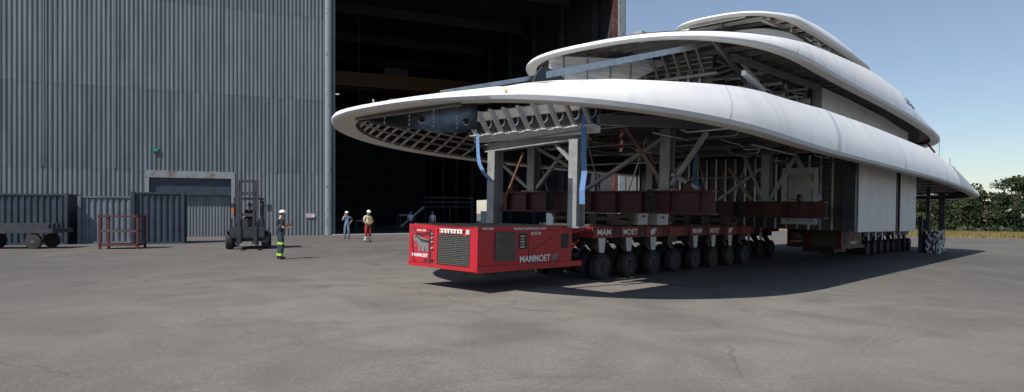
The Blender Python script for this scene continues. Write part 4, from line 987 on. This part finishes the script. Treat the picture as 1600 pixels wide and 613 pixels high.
def person(x, y, face, label, shirt, trousers, helmet, arms, bands=None, vest=None, bib=False, group='workers', tilt_head=0., H=1.76, sit=False, gaze=0., z=None):
    """face: heading in degrees, 0 looks towards the camera (-Y); arms: (right elbow, right wrist, left elbow, left wrist) offsets from the hip centre"""
    k = H/1.76; zb = gz(x) if z is None else z
    M = Matrix.Translation((x, y, zb)) @ Matrix.Rotation(R(face), 4, 'Z') @ Matrix.Scale(k, 4)
    p = thing('person', label, 'person', (0, 0, 0), M, group)
    V = Vector; hip, fw_ = .93, -.05
    sh = [V((-.19, 0, 1.43)), V((.19, 0, 1.43))]
    re, rw, le, lw = [V(a) for a in arms]
    def leg(sx):
        if sit: return [V((sx*.10, 0, .92)), V((sx*.13, -.42, .90)), V((sx*.13, -.44, .46)), V((sx*.13, -.60, .42))]
        return [V((sx*.10, 0, .90)), V((sx*.12, -.025, .50)), V((sx*.135, .03, .10)), V((sx*.15, -.15, .035))]
    hc = V((0, -.02+tilt_head*-.06, 1.645))
    vs = [V((0, .0, .96)), V((0, .01, 1.12)), V((0, .005, 1.32)), V((0, 0, 1.47)), V((0, -.008, 1.535)), hc-V((0, 0, .03)), hc+V((0, .01, .075))]
    rs = [(.145, .105), (.135, .10), (.15, .11), (.075, .07), (.055, .055), (.082, .098), (.07, .085)]
    es = [(0,1),(1,2),(2,3),(3,4),(4,5),(5,6)]
    for sx in (-1, 1):
        b = len(vs); vs += leg(sx); rs += [.088, .058, .042, .035]; es += [(0, b), (b, b+1), (b+1, b+2), (b+2, b+3)]
    for s_, e_, w_ in ((sh[0], re, rw), (sh[1], le, lw)):
        b = len(vs); hd = (w_-e_).normalized()
        vs += [s_, e_, w_, w_+hd*.075]; rs += [.052, .04, .028, (.04, .018)]; es += [(3, b), (b, b+1), (b+1, b+2), (b+2, b+3)]
    me = skin_mesh(vs, es, rs)
    bm = bmesh.new(); bm.from_mesh(me); bpy.data.meshes.remove(me); mb = MB(); mb.bm.free(); mb.bm = bm
    for e_, w_ in ((re, rw), (le, lw)):                    # fingers
        hd = (w_-e_).normalized(); side = hd.cross(V((0, -1, .3))).normalized(); nn = side.cross(hd)
        for i, L_ in enumerate((.062, .072, .068, .052)):
            o_ = w_+hd*.085+side*(-.027+.018*i); mb.tube([o_-hd*.02, o_+hd*L_*.55-nn*.008, o_+hd*L_-nn*.03], [.0095, .009, .007], 6)
        o_ = w_+hd*.03+side*-.035; mb.tube([o_, o_+side*-.025+hd*.03-nn*.01, o_+side*-.03+hd*.06-nn*.02], [.011, .010, .008], 6)
    fwd = V((math.sin(R(gaze)), -math.cos(R(gaze)), -.25*tilt_head)).normalized(); rt = fwd.cross(V((0, 0, 1))).normalized()
    mb.tube([hc+fwd*.085+V((0, 0, .012)), hc+fwd*.115-V((0, 0, .022)), hc+fwd*.092-V((0, 0, .03))], [.008, .014, .010], 6)
    for s_ in (-1, 1): mb.ball(hc+rt*s_*.088-V((0, 0, .01)), (.012, .022, .032), 8, 6)
    body = mb.build('body', SKIN, p, smooth=True, sharp=70)
    for s_ in (-1, 1):
        m_ = MB(); m_.ball(hc+fwd*.088+rt*s_*.031+V((0, 0, .012)), .010, 8, 6); m_.build('eye', BLACK, p)
    m_ = MB(); m_.tube([hc+fwd*.098-rt*.022-V((0, 0, .06)), hc+fwd*.104-V((0, 0, .058)), hc+fwd*.098+rt*.022-V((0, 0, .06))], .006, 5); m_.build('mouth', mat('lip_skin', (.30, .12, .10), .6), p)
    m_ = MB(); m_.ball(hc+V((0, .03, .02)), (.088, .095, .085), 14, 10); m_.build('hair', HAIR, p, smooth=True)
    # trousers
    vs = [V((0, 0, 1.13)), V((0, 0, .96))]; rs = [(.158, .122), (.168, .128)]; es = [(0, 1)]
    for sx in (-1, 1):
        b = len(vs); L_ = leg(sx)
        vs += [L_[0], L_[1], L_[2]+V((0, 0, -.02))]; rs += [.105, .083, .078]; es += [(1, b), (b, b+1), (b+1, b+2)]
    me = skin_mesh(vs, es, rs); bm = bmesh.new(); bm.from_mesh(me); bpy.data.meshes.remove(me); m_ = MB(); m_.bm.free(); m_.bm = bm
    m_.build('trousers', trousers, p, smooth=True, sharp=80)
    # shirt with short sleeves
    vs = [V((0, 0, .90)), V((0, .008, 1.10)), V((0, .005, 1.32)), V((0, 0, 1.45))]; rs = [(.185, .142), (.17, .132), (.182, .136), (.10, .085)]; es = [(0, 1), (1, 2), (2, 3)]
    for s_, e_ in ((sh[0], re), (sh[1], le)):
        b = len(vs); vs += [s_, s_.lerp(e_, .8)]; rs += [.073, .064]; es += [(3, b), (b, b+1)]
    me = skin_mesh(vs, es, rs); bm = bmesh.new(); bm.from_mesh(me); bpy.data.meshes.remove(me); m_ = MB(); m_.bm.free(); m_.bm = bm
    m_.build('shirt', shirt, p, smooth=True, sharp=80)
    # boots
    for sx in (-1, 1):
        L_ = leg(sx); m_ = MB(); d = (L_[3]-L_[2]); a = L_[2]
        m_.ball(a+V((0, -.06, -.045)) if not sit else a, (.052, .14, .052), 12, 8); m_.tube([a+V((0, 0, -.06)), a+V((0, 0, .06))], .05, 10); m_.build('boot', SHOE, p, smooth=True)
    if bib:
        m_ = MB(); m_.ball(V((0, .01, 1.17)), (.172, .135, .20), 18, 12); m_.build('bib', trousers, p, smooth=True)
        for sx in (-1, 1):
            m_ = MB(); m_.tube([V((sx*.09, .135, 1.25)), V((sx*.10, .10, 1.42)), V((sx*.105, .0, 1.50)), V((sx*.10, -.10, 1.40))], .022, 6); m_.build('brace_strap', trousers, p, smooth=True)
    if vest:
        m_ = MB(); m_.ball(V((0, .0, 1.16)), (.176, .14, .10), 18, 10); m_.build('waist_vest', vest, p, smooth=True)
        for sx in (-1, 1):
            m_ = MB(); m_.tube([V((sx*.08, -.145, 1.18)), V((sx*.09, -.145, 1.36)), V((sx*.10, -.03, 1.51)), V((sx*.09, .13, 1.36)), V((sx*.08, .145, 1.18))], .02, 6); m_.build('vest_strap', vest, p, smooth=True)
    if bands:
        for zz in bands[1]:
            for sx in (-1, 1):
                L_ = leg(sx); u = (L_[0].z-zz)/(L_[0].z-L_[2].z); u2 = u*2
                c = L_[0].lerp(L_[1], u2) if u2 < 1 else L_[1].lerp(L_[2], u2-1)
                r_ = (.098 if u2 < 1 else .086)
                m_ = MB(); m_.lathe(c, (0, 0, 1), [(r_*.9, -.04), (r_, -.036), (r_, .036), (r_*.9, .04)], 16); m_.build('reflective_band', bands[0], p, smooth=True, sharp=50)
    # helmet
    m_ = MB(); up_ = (V((0, 0, 1))+fwd*.12*tilt_head).normalized(); c = hc+V((0, .005, .045))
    m_.lathe(c, up_, [(.118, 0), (.122, .012), (.116, .04), (.10, .075), (.07, .10), (.03, .113), (.0, .115)], 20); he = m_.build('helmet', helmet, p, smooth=True, sharp=60)
    m_ = MB(); m_.ball(c+fwd*.10+up_*.008, (.085, .07, .010), 14, 6); m_.build('helmet_brim', helmet, he, smooth=True)
    return p
DOWN = ((-.27, .03, 1.14), (-.29, -.06, .90), (.27, .03, 1.14), (.29, -.06, .90))
pw = person(-8.55, 23.63, 125, 'worker in navy bib overalls and white helmet looking at a phone near the forklift', BLK, NAVY, HELW, ((-.27, -.02, 1.14), (-.20, -.27, 1.16), (.27, -.05, 1.14), (.08, -.30, 1.22)), (HIVIS, (.58, .17)), None, True, H=1.78, tilt_head=1.)
mb = MB(); mb.box((.03, -.44, 1.22), (.11, -.43, 1.36)); ph = mb.build('phone', BLACK, M=Matrix.Translation((-8.55, 23.63, 0)) @ Matrix.Rotation(R(125), 4, 'Z'), base=(.07, -.435, 1.22)); tag(ph, 'dark phone held by the worker in navy overalls', 'phone')
person(-10.78, 41.78, 10, 'worker in blue shirt and jeans phoning by the edge of the hall opening', BSHIRT, JEAN, HELW, ((-.26, -.14, 1.20), (-.12, -.15, 1.52), (.34, .10, 1.22), (.19, .0, 1.02)), H=1.76)
person(-8.4, 37.3, 40, 'worker in red trousers and pale grey shirt looking down on the sunlit yard', GSHIRT, REDC, HELW, ((-.26, -.03, 1.14), (-.08, -.22, 1.10), (.26, -.05, 1.14), (.08, -.24, 1.08)), (SILV, (.26, .14)), YVIS, H=1.82, tilt_head=1.6)
person(-9.2, 58, 20, 'left of two men in pale blue shirts and blue helmets inside the hall', PBLUE, NAVY, HELB, ((-.24, .03, 1.16), (-.20, .15, 1.0), (.24, .03, 1.16), (.20, .15, 1.0)))
person(-7.2, 58, -10, 'right of two men in pale blue shirts and blue helmets inside the hall', PBLUE, JEAN, HELB, DOWN)

# ------------------------------------------------------------------ forklift
def forklift():
    M = Matrix.Translation((-12.5, 30.3, 0)) @ Matrix.Rotation(R(18), 4, 'Z')     # local: -Y is the front
    f = thing('forklift', 'large dark forklift truck with a tall mast parked before the grey cladding', 'forklift', (0,0,0), M)
    def bx(nm, lo, hi, m, par=None): b = MB(); b.box(lo, hi); return b.build(nm, m, par or f)
    b = MB(); b.prism([Vector((-.62, 2.5, .35)), Vector((-.62, -.1, .35)), Vector((-.62, -.1, 1.0)), Vector((-.62, .9, 1.15)), Vector((-.62, 1.5, 1.35)), Vector((-.62, 2.4, 1.3)), Vector((-.62, 2.7, .9))], (1.24, 0, 0)); b.build('chassis', FORK, f)
    for sx in (-1, 1):
        bx('mast_rail', (sx*.42-.07, -.40, .15), (sx*.42+.07, -.22, 3.25), FORK)
        bx('inner_rail', (sx*.28-.05, -.43, .3), (sx*.28+.05, -.25, 3.15), STEELD)
        b = MB(); b.tube([(sx*.3, -.34, .5), (sx*.3, -.34, 2.6)], .04, 8); b.build('lift_cylinder', STEEL, f)
        b = MB(); b.box((sx*.35-.08, -1.6, .30), (sx*.35+.08, -.52, .36)); b.box((sx*.35-.08, -.58, .30), (sx*.35+.08, -.52, 1.1)); b.build('fork', STEELD, f)
        for yy, r_ in ((-.05, .42), (1.9, .36)):
            b = MB(); b.lathe((sx*.78, yy, r_), (sx, 0, 0), [(r_*.55, -.15), (r_*.9, -.16), (r_, -.1), (r_, .1), (r_*.9, .16), (r_*.55, .15)], 24); wh = b.build('wheel', RUBBER, f, smooth=True, sharp=30)
            b = MB(); b.lathe((sx*.78, yy, r_), (sx, 0, 0), [(r_*.56, 0), (r_*.56, .15), (r_*.3, .08), (0, .1)], 18); b.build('rim', FORKO, wh, smooth=True, sharp=30)
        bx('fender', (sx*.78-.18, -.5, .86), (sx*.78+.18, .5, .92), FORK)
        bx('cab_pillar', (sx*.58-.05, .0, 1.0), (sx*.58+.05, .1, 2.35), FORK); bx('cab_pillar', (sx*.58-.05, 1.35, 1.3), (sx*.58+.05, 1.45, 2.3), FORK)
    for zz in (.5, 1.55, 2.55, 3.12): bx('mast_crossbar', (-.35, -.40, zz), (.35, -.26, zz+.13), FORK)
    bx('fork_carriage', (-.75, -.52, .55), (.75, -.44, 1.05), STEELD)
    for k in range(5): bx('load_guard', (-.68+.32*k, -.50, 1.05), (-.62+.32*k, -.46, 1.45), STEELD)
    rf = bx('cab_roof', (-.64, -.05, 2.35), (.64, 1.5, 2.42), FORK)
    bx('work_lamp', (-.72, -.1, 1.95), (-.58, 0, 2.15), STEELD); bx('indicator_lamp', (-.70, -.12, 1.7), (-.60, -.04, 1.95), FORKO)
    b = MB(); b.tube([(.6, 0, 2.0), (.95, -.1, 2.05)], .02, 6); mi = b.build('mirror_arm', STEELD, f); bx('mirror', (.86, -.16, 1.75), (1.06, -.12, 2.1), STEELD, mi)
    bx('seat', (-.25, .55, 1.15), (.25, 1.0, 1.28), BLACK); bx('seat_back', (-.25, .98, 1.28), (.25, 1.1, 1.8), BLACK)
    b = MB(); b.lathe((0, .3, 1.45), (0, .5, 1), [(.17, 0), (.18, .012), (.17, .025), (.15, .012)], 18); b.build('steering_wheel', BLACK, f)
    bx('dashboard', (-.5, .05, 1.0), (.5, .22, 1.42), FORK)
    b = MB(); b.lathe((.4, .6, 2.42), (0, 0, 1), [(.06, 0), (.06, .12), (.03, .15)], 12); b.build('beacon', FORKO, f)
    person(-12.5-.2, 31.0, 18, 'driver in dark blue with a blue helmet sitting in the forklift cab', NAVY, NAVY, HELB, ((-.25, -.12, 1.16), (-.12, -.36, 1.18), (.25, -.12, 1.16), (.12, -.36, 1.18)), sit=True, z=.37)
forklift()

# ------------------------------------------------------------------ goods at the left edge of the yard
def container(x, y, rz, L_, W_, H_, m, label, grp='containers along the hall'):
    M = Matrix.Translation((x, y, 0)) @ Matrix.Rotation(R(rz), 4, 'Z'); c = thing('shipping_container', label, 'container', (0,0,0), M, grp)
    def side(p0, dx, n_, w_):
        mb = MB(); pr = []; k = int(w_/.28)
        for i in range(k):
            for f, d in ((0, 0), (.35, 0), (.5, .05), (.85, .05)): pr.append(((i+f)/k*w_, d))
        pr.append((w_, 0)); A = [mb.bm.verts.new(Vector(p0)+Vector(dx)*a-Vector(n_)*d+Vector((0, 0, .12))) for a, d in pr]; B = [mb.bm.verts.new(v.co+Vector((0, 0, H_-.24))) for v in A]
        for i in range(len(pr)-1): mb.face([A[i], A[i+1], B[i+1], B[i]])
        mb.build('side_wall', m, c, normals=False)
    side((-L_/2, -W_/2+.03, .0), (1, 0, 0), (0, -1, 0), L_); side((L_/2-.03, -W_/2, 0), (0, 1, 0), (1, 0, 0), W_); side((-L_/2+.03, W_/2, 0), (0, -1, 0), (-1, 0, 0), W_); side((L_/2, W_/2-.03, 0), (-1, 0, 0), (0, 1, 0), L_)
    for sx in (-1, 1):
        for sy in (-1, 1):
            mb = MB(); mb.box((sx*L_/2-.08, sy*W_/2-.08, 0), (sx*L_/2+.08, sy*W_/2+.08, H_)); mb.build('corner_post', m, c)
    mb = MB(); mb.box((-L_/2, -W_/2, H_-.12), (L_/2, W_/2, H_-.02)); mb.build('roof', m, c)
    mb = MB(); mb.box((-L_/2, -W_/2, .0), (L_/2, W_/2, .12)); mb.build('base', m, c)
container(-27.2, 34.5, 20, 6.0, 2.4, 2.75, CONT, 'dark blue container at the far left, lying broadside')
container(-22.9, 36.6, 22, 2.6, 2.4, 2.65, CONTG, 'pale grey ribbed container between the two dark ones')
container(-19.9, 36.2, 24, 2.4, 2.4, 2.85, CONT, 'dark container standing at the left of the side door')
RACK = mat('dull_dark_red', (.085, .014, .016), .6, 0, var=.3)
def stillage(x, y, label):
    M = Matrix.Translation((x, y, 0)) @ Matrix.Rotation(R(12), 4, 'Z'); c = thing('stillage_rack', label, 'rack', (0,0,0), M)
    for sx in (-1, 1):
        for sy in (-1, 1):
            mb = MB(); mb.box((sx*.8-.05, sy*.5-.05, 0), (sx*.8+.05, sy*.5+.05, 1.6)); mb.build('upright', RACK, c)
    for z in (.15, .8, 1.5):
        mb = MB(); mb.box((-.85, -.55, z), (.85, .55, z+.08)); mb.build('shelf', RACK if z != .8 else WOOD, c)
stillage(-18.6, 30.6, 'red steel rack with shelves in front of the dark container')
M_ = Matrix.Translation((-24.2, 30.8, 0)) @ Matrix.Rotation(R(8), 4, 'Z')
pl = thing('flat_trailer', 'low dark flat trailer loaded with beams at the far left', 'trailer', (0,0,0), M_)
mb = MB(); mb.box((-2.4, -.9, .75), (2.4, .9, .95)); mb.build('bed', STEELD, pl)
for sx in (-1.7, -.9, 1.5):
    for sy in (-.75, .75):
        mb = MB(); mb.lathe((sx, sy, .35), (0, math.copysign(1, sy), 0), [(.2, -.12), (.34, -.12), (.35, .1), (.2, .12)], 18); wo = mb.build('wheel', RUBBER, pl, smooth=True, sharp=30); sg_ = math.copysign(1, sy)
        mb = MB(); mb.lathe((sx, sy, .35), (0, sg_, 0), [(.2, 0), (.2, .125), (.17, .06), (.08, .05), (.07, .12), (0, .125)], 16); mb.build('rim', RIM, wo, smooth=True, sharp=30)
        mb = MB(); mb.box((sx-.1, sy-.06, .35), (sx+.1, sy+.06, .75)); mb.build('axle_hanger', STEELD, pl)
for k in range(4):
    mb = MB(); mb.box((-2.2, -.7+.38*k, .95), (2.1, -.45+.38*k, 1.2)); tag(mb.build('steel_beam', STEELD, M=M_, base=(0, -.5+.38*k, .95)), 'dark steel beam lying on the flat trailer', 'beam', 'beams on the flat trailer')

# goods inside the hall and behind its rear door
def hall_stuff():
    for (s, y, wd, dp, hh, lb) in ((3.2, 8, 1.6, 1., 1.0, 'dark work bench just inside the hall behind the worker in blue'), (8.2, 12, 1.6, 1.2, 1.5, 'dark cabinet inside the hall between the two visitors and the opening')):
        t_ = thing('work_bench', lb, 'bench', (s, y, 0), MH, 'benches in the hall')
        mb = MB(); mb.box((s, y, hh-.08), (s+wd, y+dp, hh)); mb.build('bench_top', STEEL, t_)
        for a in (0, 1):
            for b in (0, 1):
                mb = MB(); mb.box((s+a*(wd-.08), y+b*(dp-.08), 0), (s+a*(wd-.08)+.08, y+b*(dp-.08)+.08, hh-.08)); mb.build('leg', STEELD, t_)
        mb = MB(); mb.box((s+.1, y+.1, .3), (s+wd-.1, y+dp-.1, .36)); mb.build('shelf', STEELD, t_)
    g = thing('access_stair', 'dim steel stair and platform deep inside the dark hall', 'stair', (13, 20, 0), MH)
    mb = MB(); mb.box((13, 20, 2.3), (19, 22, 2.42)); mb.build('platform', HALLC, g)
    for s in (13.1, 16, 18.8):
        mb = MB(); mb.box((s, 20.1, -1), (s+.12, 20.22, 2.3)); mb.build('leg', HALLC, g)
    for z in (2.9, 3.4):
        mb = MB(); mb.tube([(13, 20.1, z), (19, 20.1, z)], .03, 6); mb.build('handrail', STEEL, g)
    for k in range(9):
        mb = MB(); mb.box((10.4+.29*k, 20.2, .2+.25*k), (10.7+.29*k, 21.2, .24+.25*k)); mb.build('step', HALLC, g)
    mb = MB(); mb.beam((10.3, 20.2, .1), (13.1, 20.2, 2.4), .05, .22); mb.build('stringer', STEEL, g)
    # steel trestle seen below the cross beam
    g2 = thing('hall_trestle', 'grey A-frame trestle standing on the hall floor behind the portal', 'trestle', (16.4, 8, 0), MH)
    for s in (15.4, 17.4):
        mb = MB(); mb.beam((s, 8, -.6), (16.4+(s-16.4)*.3, 8, 2.2), .1, .14); mb.build('leg', STEEL, g2)
    mb = MB(); mb.box((15.9, 7.9, 2.2), (16.9, 8.1, 2.35)); mb.build('top_beam', STEEL, g2)
    mb = MB(); mb.box((15.3, 7.92, .2), (17.5, 8.08, .32)); mb.build('cross_tie', STEEL, g2)
hall_stuff()
M_ = MH @ Matrix.Translation((29.6, 38.2, -.1)) @ Matrix.Rotation(R(-25), 4, 'Z')
wc = thing('storage_tank', 'white container glimpsed in the sun through the far side door of the hall', 'container', (0,0,0), M_)
mb = MB(); corr(mb, -2.5, 1.2, -.3, 1.9, 0, .3, .05); mb.build('side_wall', TAPEW, wc, normals=False)
mb = MB(); mb.box((-2.5, .02, 0), (1.2, 2, 1.9)); mb.build('case', TAPEW, wc)
mb = MB(); mb.box((-2.55, -.06, 1.9), (1.25, 2.05, 2.0)); mb.build('lid', TAPEW, wc)

# ------------------------------------------------------------------ trees, verge
def tree_proto(seed, h, wd, leaf, n=4200):
    rnd = random.Random(seed); t_ = thing('broadleaf_tree', 'tree', 'tree', (0,0,0))
    mb = MB(); hp = h*.42; pts = [Vector((0,0,-.3)), Vector((rnd.uniform(-.1,.1), 0, hp*.5)), Vector((rnd.uniform(-.25,.25), rnd.uniform(-.2,.2), hp)), Vector((rnd.uniform(-.3,.3), 0, h*.8))]
    mb.tube(pts, [.24, .19, .14, .04], 8)
    clumps = []
    for i in range(24):
        a = rnd.uniform(0, 2*PI); u = rnd.random(); zz = h*(.12+.84*u); prof = math.sin(PI*min(1, (.12+.85*u)))**.6
        r_ = wd/2*prof*math.sqrt(rnd.uniform(.15, 1)); c = Vector((math.cos(a)*r_, math.sin(a)*r_, zz)); clumps.append((c, rnd.uniform(.5, 1.25)*wd/5.2))
        if i % 3 == 0: mb.tube([pts[1].lerp(pts[2], rnd.random()), (pts[2]+c)/2+Vector((0,0,-.2)), c], [.09, .05, .015], 5)
    mb.build('trunk', BARK, t_, smooth=True)
    mb = MB(); per = n//len(clumps)
    for c, r_ in clumps:
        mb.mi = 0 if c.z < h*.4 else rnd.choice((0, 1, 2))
        for k in range(per):
            d = Vector((rnd.gauss(0,1), rnd.gauss(0,1), rnd.gauss(0,1))).normalized()*r_*rnd.uniform(.62, 1.04)
            d.z = d.z*.62 if d.z > 0 else d.z*.35; p_ = c+d; s_ = rnd.uniform(.08, .18)
            x = Vector((rnd.gauss(0,1), rnd.gauss(0,1), rnd.gauss(0,1))).normalized(); y = x.orthogonal().normalized(); y.rotate(Matrix.Rotation(rnd.uniform(0, 6.3), 3, x))
            z_ = x.cross(y); mb.quad(p_-y*s_-z_*s_*.6, p_+y*s_-z_*s_*.6, p_+y*s_+z_*s_*.6, p_-y*s_+z_*s_*.6)
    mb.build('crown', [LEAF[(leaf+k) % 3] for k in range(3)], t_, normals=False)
    return t_
protos = [tree_proto(3, 8.6, 7.5, 0), tree_proto(5, 8.2, 8.4, 1), tree_proto(9, 9.0, 6.6, 0), tree_proto(12, 7.6, 8.0, 2)]
spots = []   # (px of 1600, depth, proto, scale)
for px, d, k, s in ((1425, 118, 0, 1.0), (1452, 112, 1, .92), (1478, 120, 0, 1.0), (1500, 113, 3, 1.0), (1522, 117, 2, .95), (1541, 112, 1, .98), (1562, 116, 3, .84), (1586, 108, 0, 1.12), (1610, 112, 1, 1.12), (1640, 116, 2, 1.1),
                    (1437, 130, 2, 1.1), (1465, 132, 1, 1.1), (1490, 131, 2, 1.05), (1512, 134, 0, 1.1), (1533, 130, 3, 1.1), (1555, 133, 0, .95), (1575, 130, 1, 1.0), (1602, 132, 2, 1.2), (1400, 128, 1, 1.1), (1380, 125, 3, 1.1), (1360, 130, 0, 1.1)):
    spots.append(((px-800)/1000*d, d, k, s))
used = set(); kinds = ['dark dense tree', 'mid green rounded tree', 'tall narrow tree', 'olive green spreading tree']
fr_n = 0
for i, (X, Y, k, s) in enumerate(spots):
    o = protos[k] if k not in used else copy_tree(protos[k]); used.add(k)
    o.location = (X, Y, gz(X)-.1); o.rotation_euler = (0, 0, i*1.7); o.scale = (s, s, s*(.98, .86, .98, .98, 1.02, .92, .62, .98, 1.02, .9, .84, .78, .92, .80, .88, .74, .70, .95, .9, .9, .9)[i])
    where = 'in the front row' if i < 10 else 'in the back row'
    o['label'] = f'{kinds[k]} {where} of the wood beyond the stern, number {i+1 if i < 10 else i-9} from the left'
    o['category'] = 'tree'; o['group'] = 'trees of the wood beyond the stern'
ordered = [sorted([j for j in range(len(spots)) if (j < 10) == fr], key=lambda j: spots[j][0]) for fr in (True, False)]
trees = {(round(o.location.x, 2), round(o.location.y, 2)): o for o in COL.objects if o.name.startswith('broadleaf_tree')}
ords = ['leftmost', 'second from left', 'third from left', 'fourth from left', 'fifth from left', 'sixth from left', 'fifth from right', 'fourth from right', 'third from right', 'second from right', 'rightmost']
for row, idx in enumerate(ordered):
    oo = ords if len(idx) == 11 else ords[:5]+ords[6:]
    for n_, j in enumerate(idx):
        X, Y, k, s = spots[j]; trees[(round(X, 2), round(Y, 2))]['label'] = f"{kinds[k]}, {oo[n_]} in the {'front' if row == 0 else 'back'} row beyond the stern"
mb = MB(); rnd = random.Random(14)                        # the wood runs on to both sides as one mass
for i in range(9000):
    if rnd.random() < .5: X = rnd.uniform(14, 62)
    else: X = rnd.uniform(112, 200)
    d = rnd.uniform(112, 140); top_ = 6.8+2.4*noise.noise(Vector((X*.13, d*.08, 3.))); z = gz(X)+top_*rnd.random()**.8; s_ = rnd.uniform(.2, .45)
    x = Vector((rnd.gauss(0,1), rnd.gauss(0,1), rnd.gauss(0,1))).normalized(); y = x.orthogonal().normalized(); z_ = x.cross(y); p_ = Vector((X, d, z)); mb.mi = rnd.choice((0, 0, 1, 2))
    mb.quad(p_-y*s_-z_*s_, p_+y*s_-z_*s_, p_+y*s_+z_*s_, p_-y*s_+z_*s_)
tag(mb.build('distant_wood', LEAF, normals=False), 'dense dark wood running on behind the yacht structure', 'wood', kind='stuff')
# undergrowth and dry verge
mb = MB(); rnd = random.Random(4)
for i in range(3600):
    px = rnd.uniform(1380, 1660); d = rnd.uniform(104, 122); X = (px-800)/1000*d; hgt = rnd.uniform(.3, 1.5)*(.5+.5*noise.noise(Vector((X*.2, d*.1, 0)))+.35); z = gz(X)+rnd.random()*hgt; s_ = rnd.uniform(.14, .32)
    x = Vector((rnd.gauss(0,1), rnd.gauss(0,1), rnd.gauss(0,1))).normalized(); y = x.orthogonal().normalized(); z_ = x.cross(y); p_ = Vector((X, d, z)); mb.mi = rnd.choice((0, 0, 1, 2))
    mb.quad(p_-y*s_-z_*s_, p_+y*s_-z_*s_, p_+y*s_+z_*s_, p_-y*s_+z_*s_)
tag(mb.build('undergrowth', LEAF, normals=False), 'low dark undergrowth at the foot of the wood', 'undergrowth', kind='stuff')
mb = MB(); rnd = random.Random(8)
for i in range(14000):
    px = rnd.uniform(1360, 1680); d = rnd.uniform(76, 108); X = (px-800)/1000*d; hgt = rnd.uniform(.15, .6); a = rnd.uniform(0, PI); wd = rnd.uniform(.05, .12)
    b0 = Vector((X, d, gz(X)-.02)); u = Vector((math.cos(a), math.sin(a), 0))*wd
    mb.face([mb.bm.verts.new(p_) for p_ in (b0-u, b0+u, b0+Vector((rnd.uniform(-.15, .15), rnd.uniform(-.1, .1), hgt)))])
tag(mb.build('dry_grass', DRY, normals=False), 'strip of dry yellow grass between the asphalt and the wood', 'grass', kind='stuff')
mb = MB(); xs = [40+10*i for i in range(20)]
for a, b in zip(xs, xs[1:]): mb.quad((a, 75+4*noise.noise(Vector((a*.1, 0, 0))), gz(a)+.006), (b, 75+4*noise.noise(Vector((b*.1, 0, 0))), gz(b)+.006), (b, 170, gz(b)+.006), (a, 170, gz(a)+.006))
vo = mb.build('verge', DRY); vo['kind'] = 'structure'
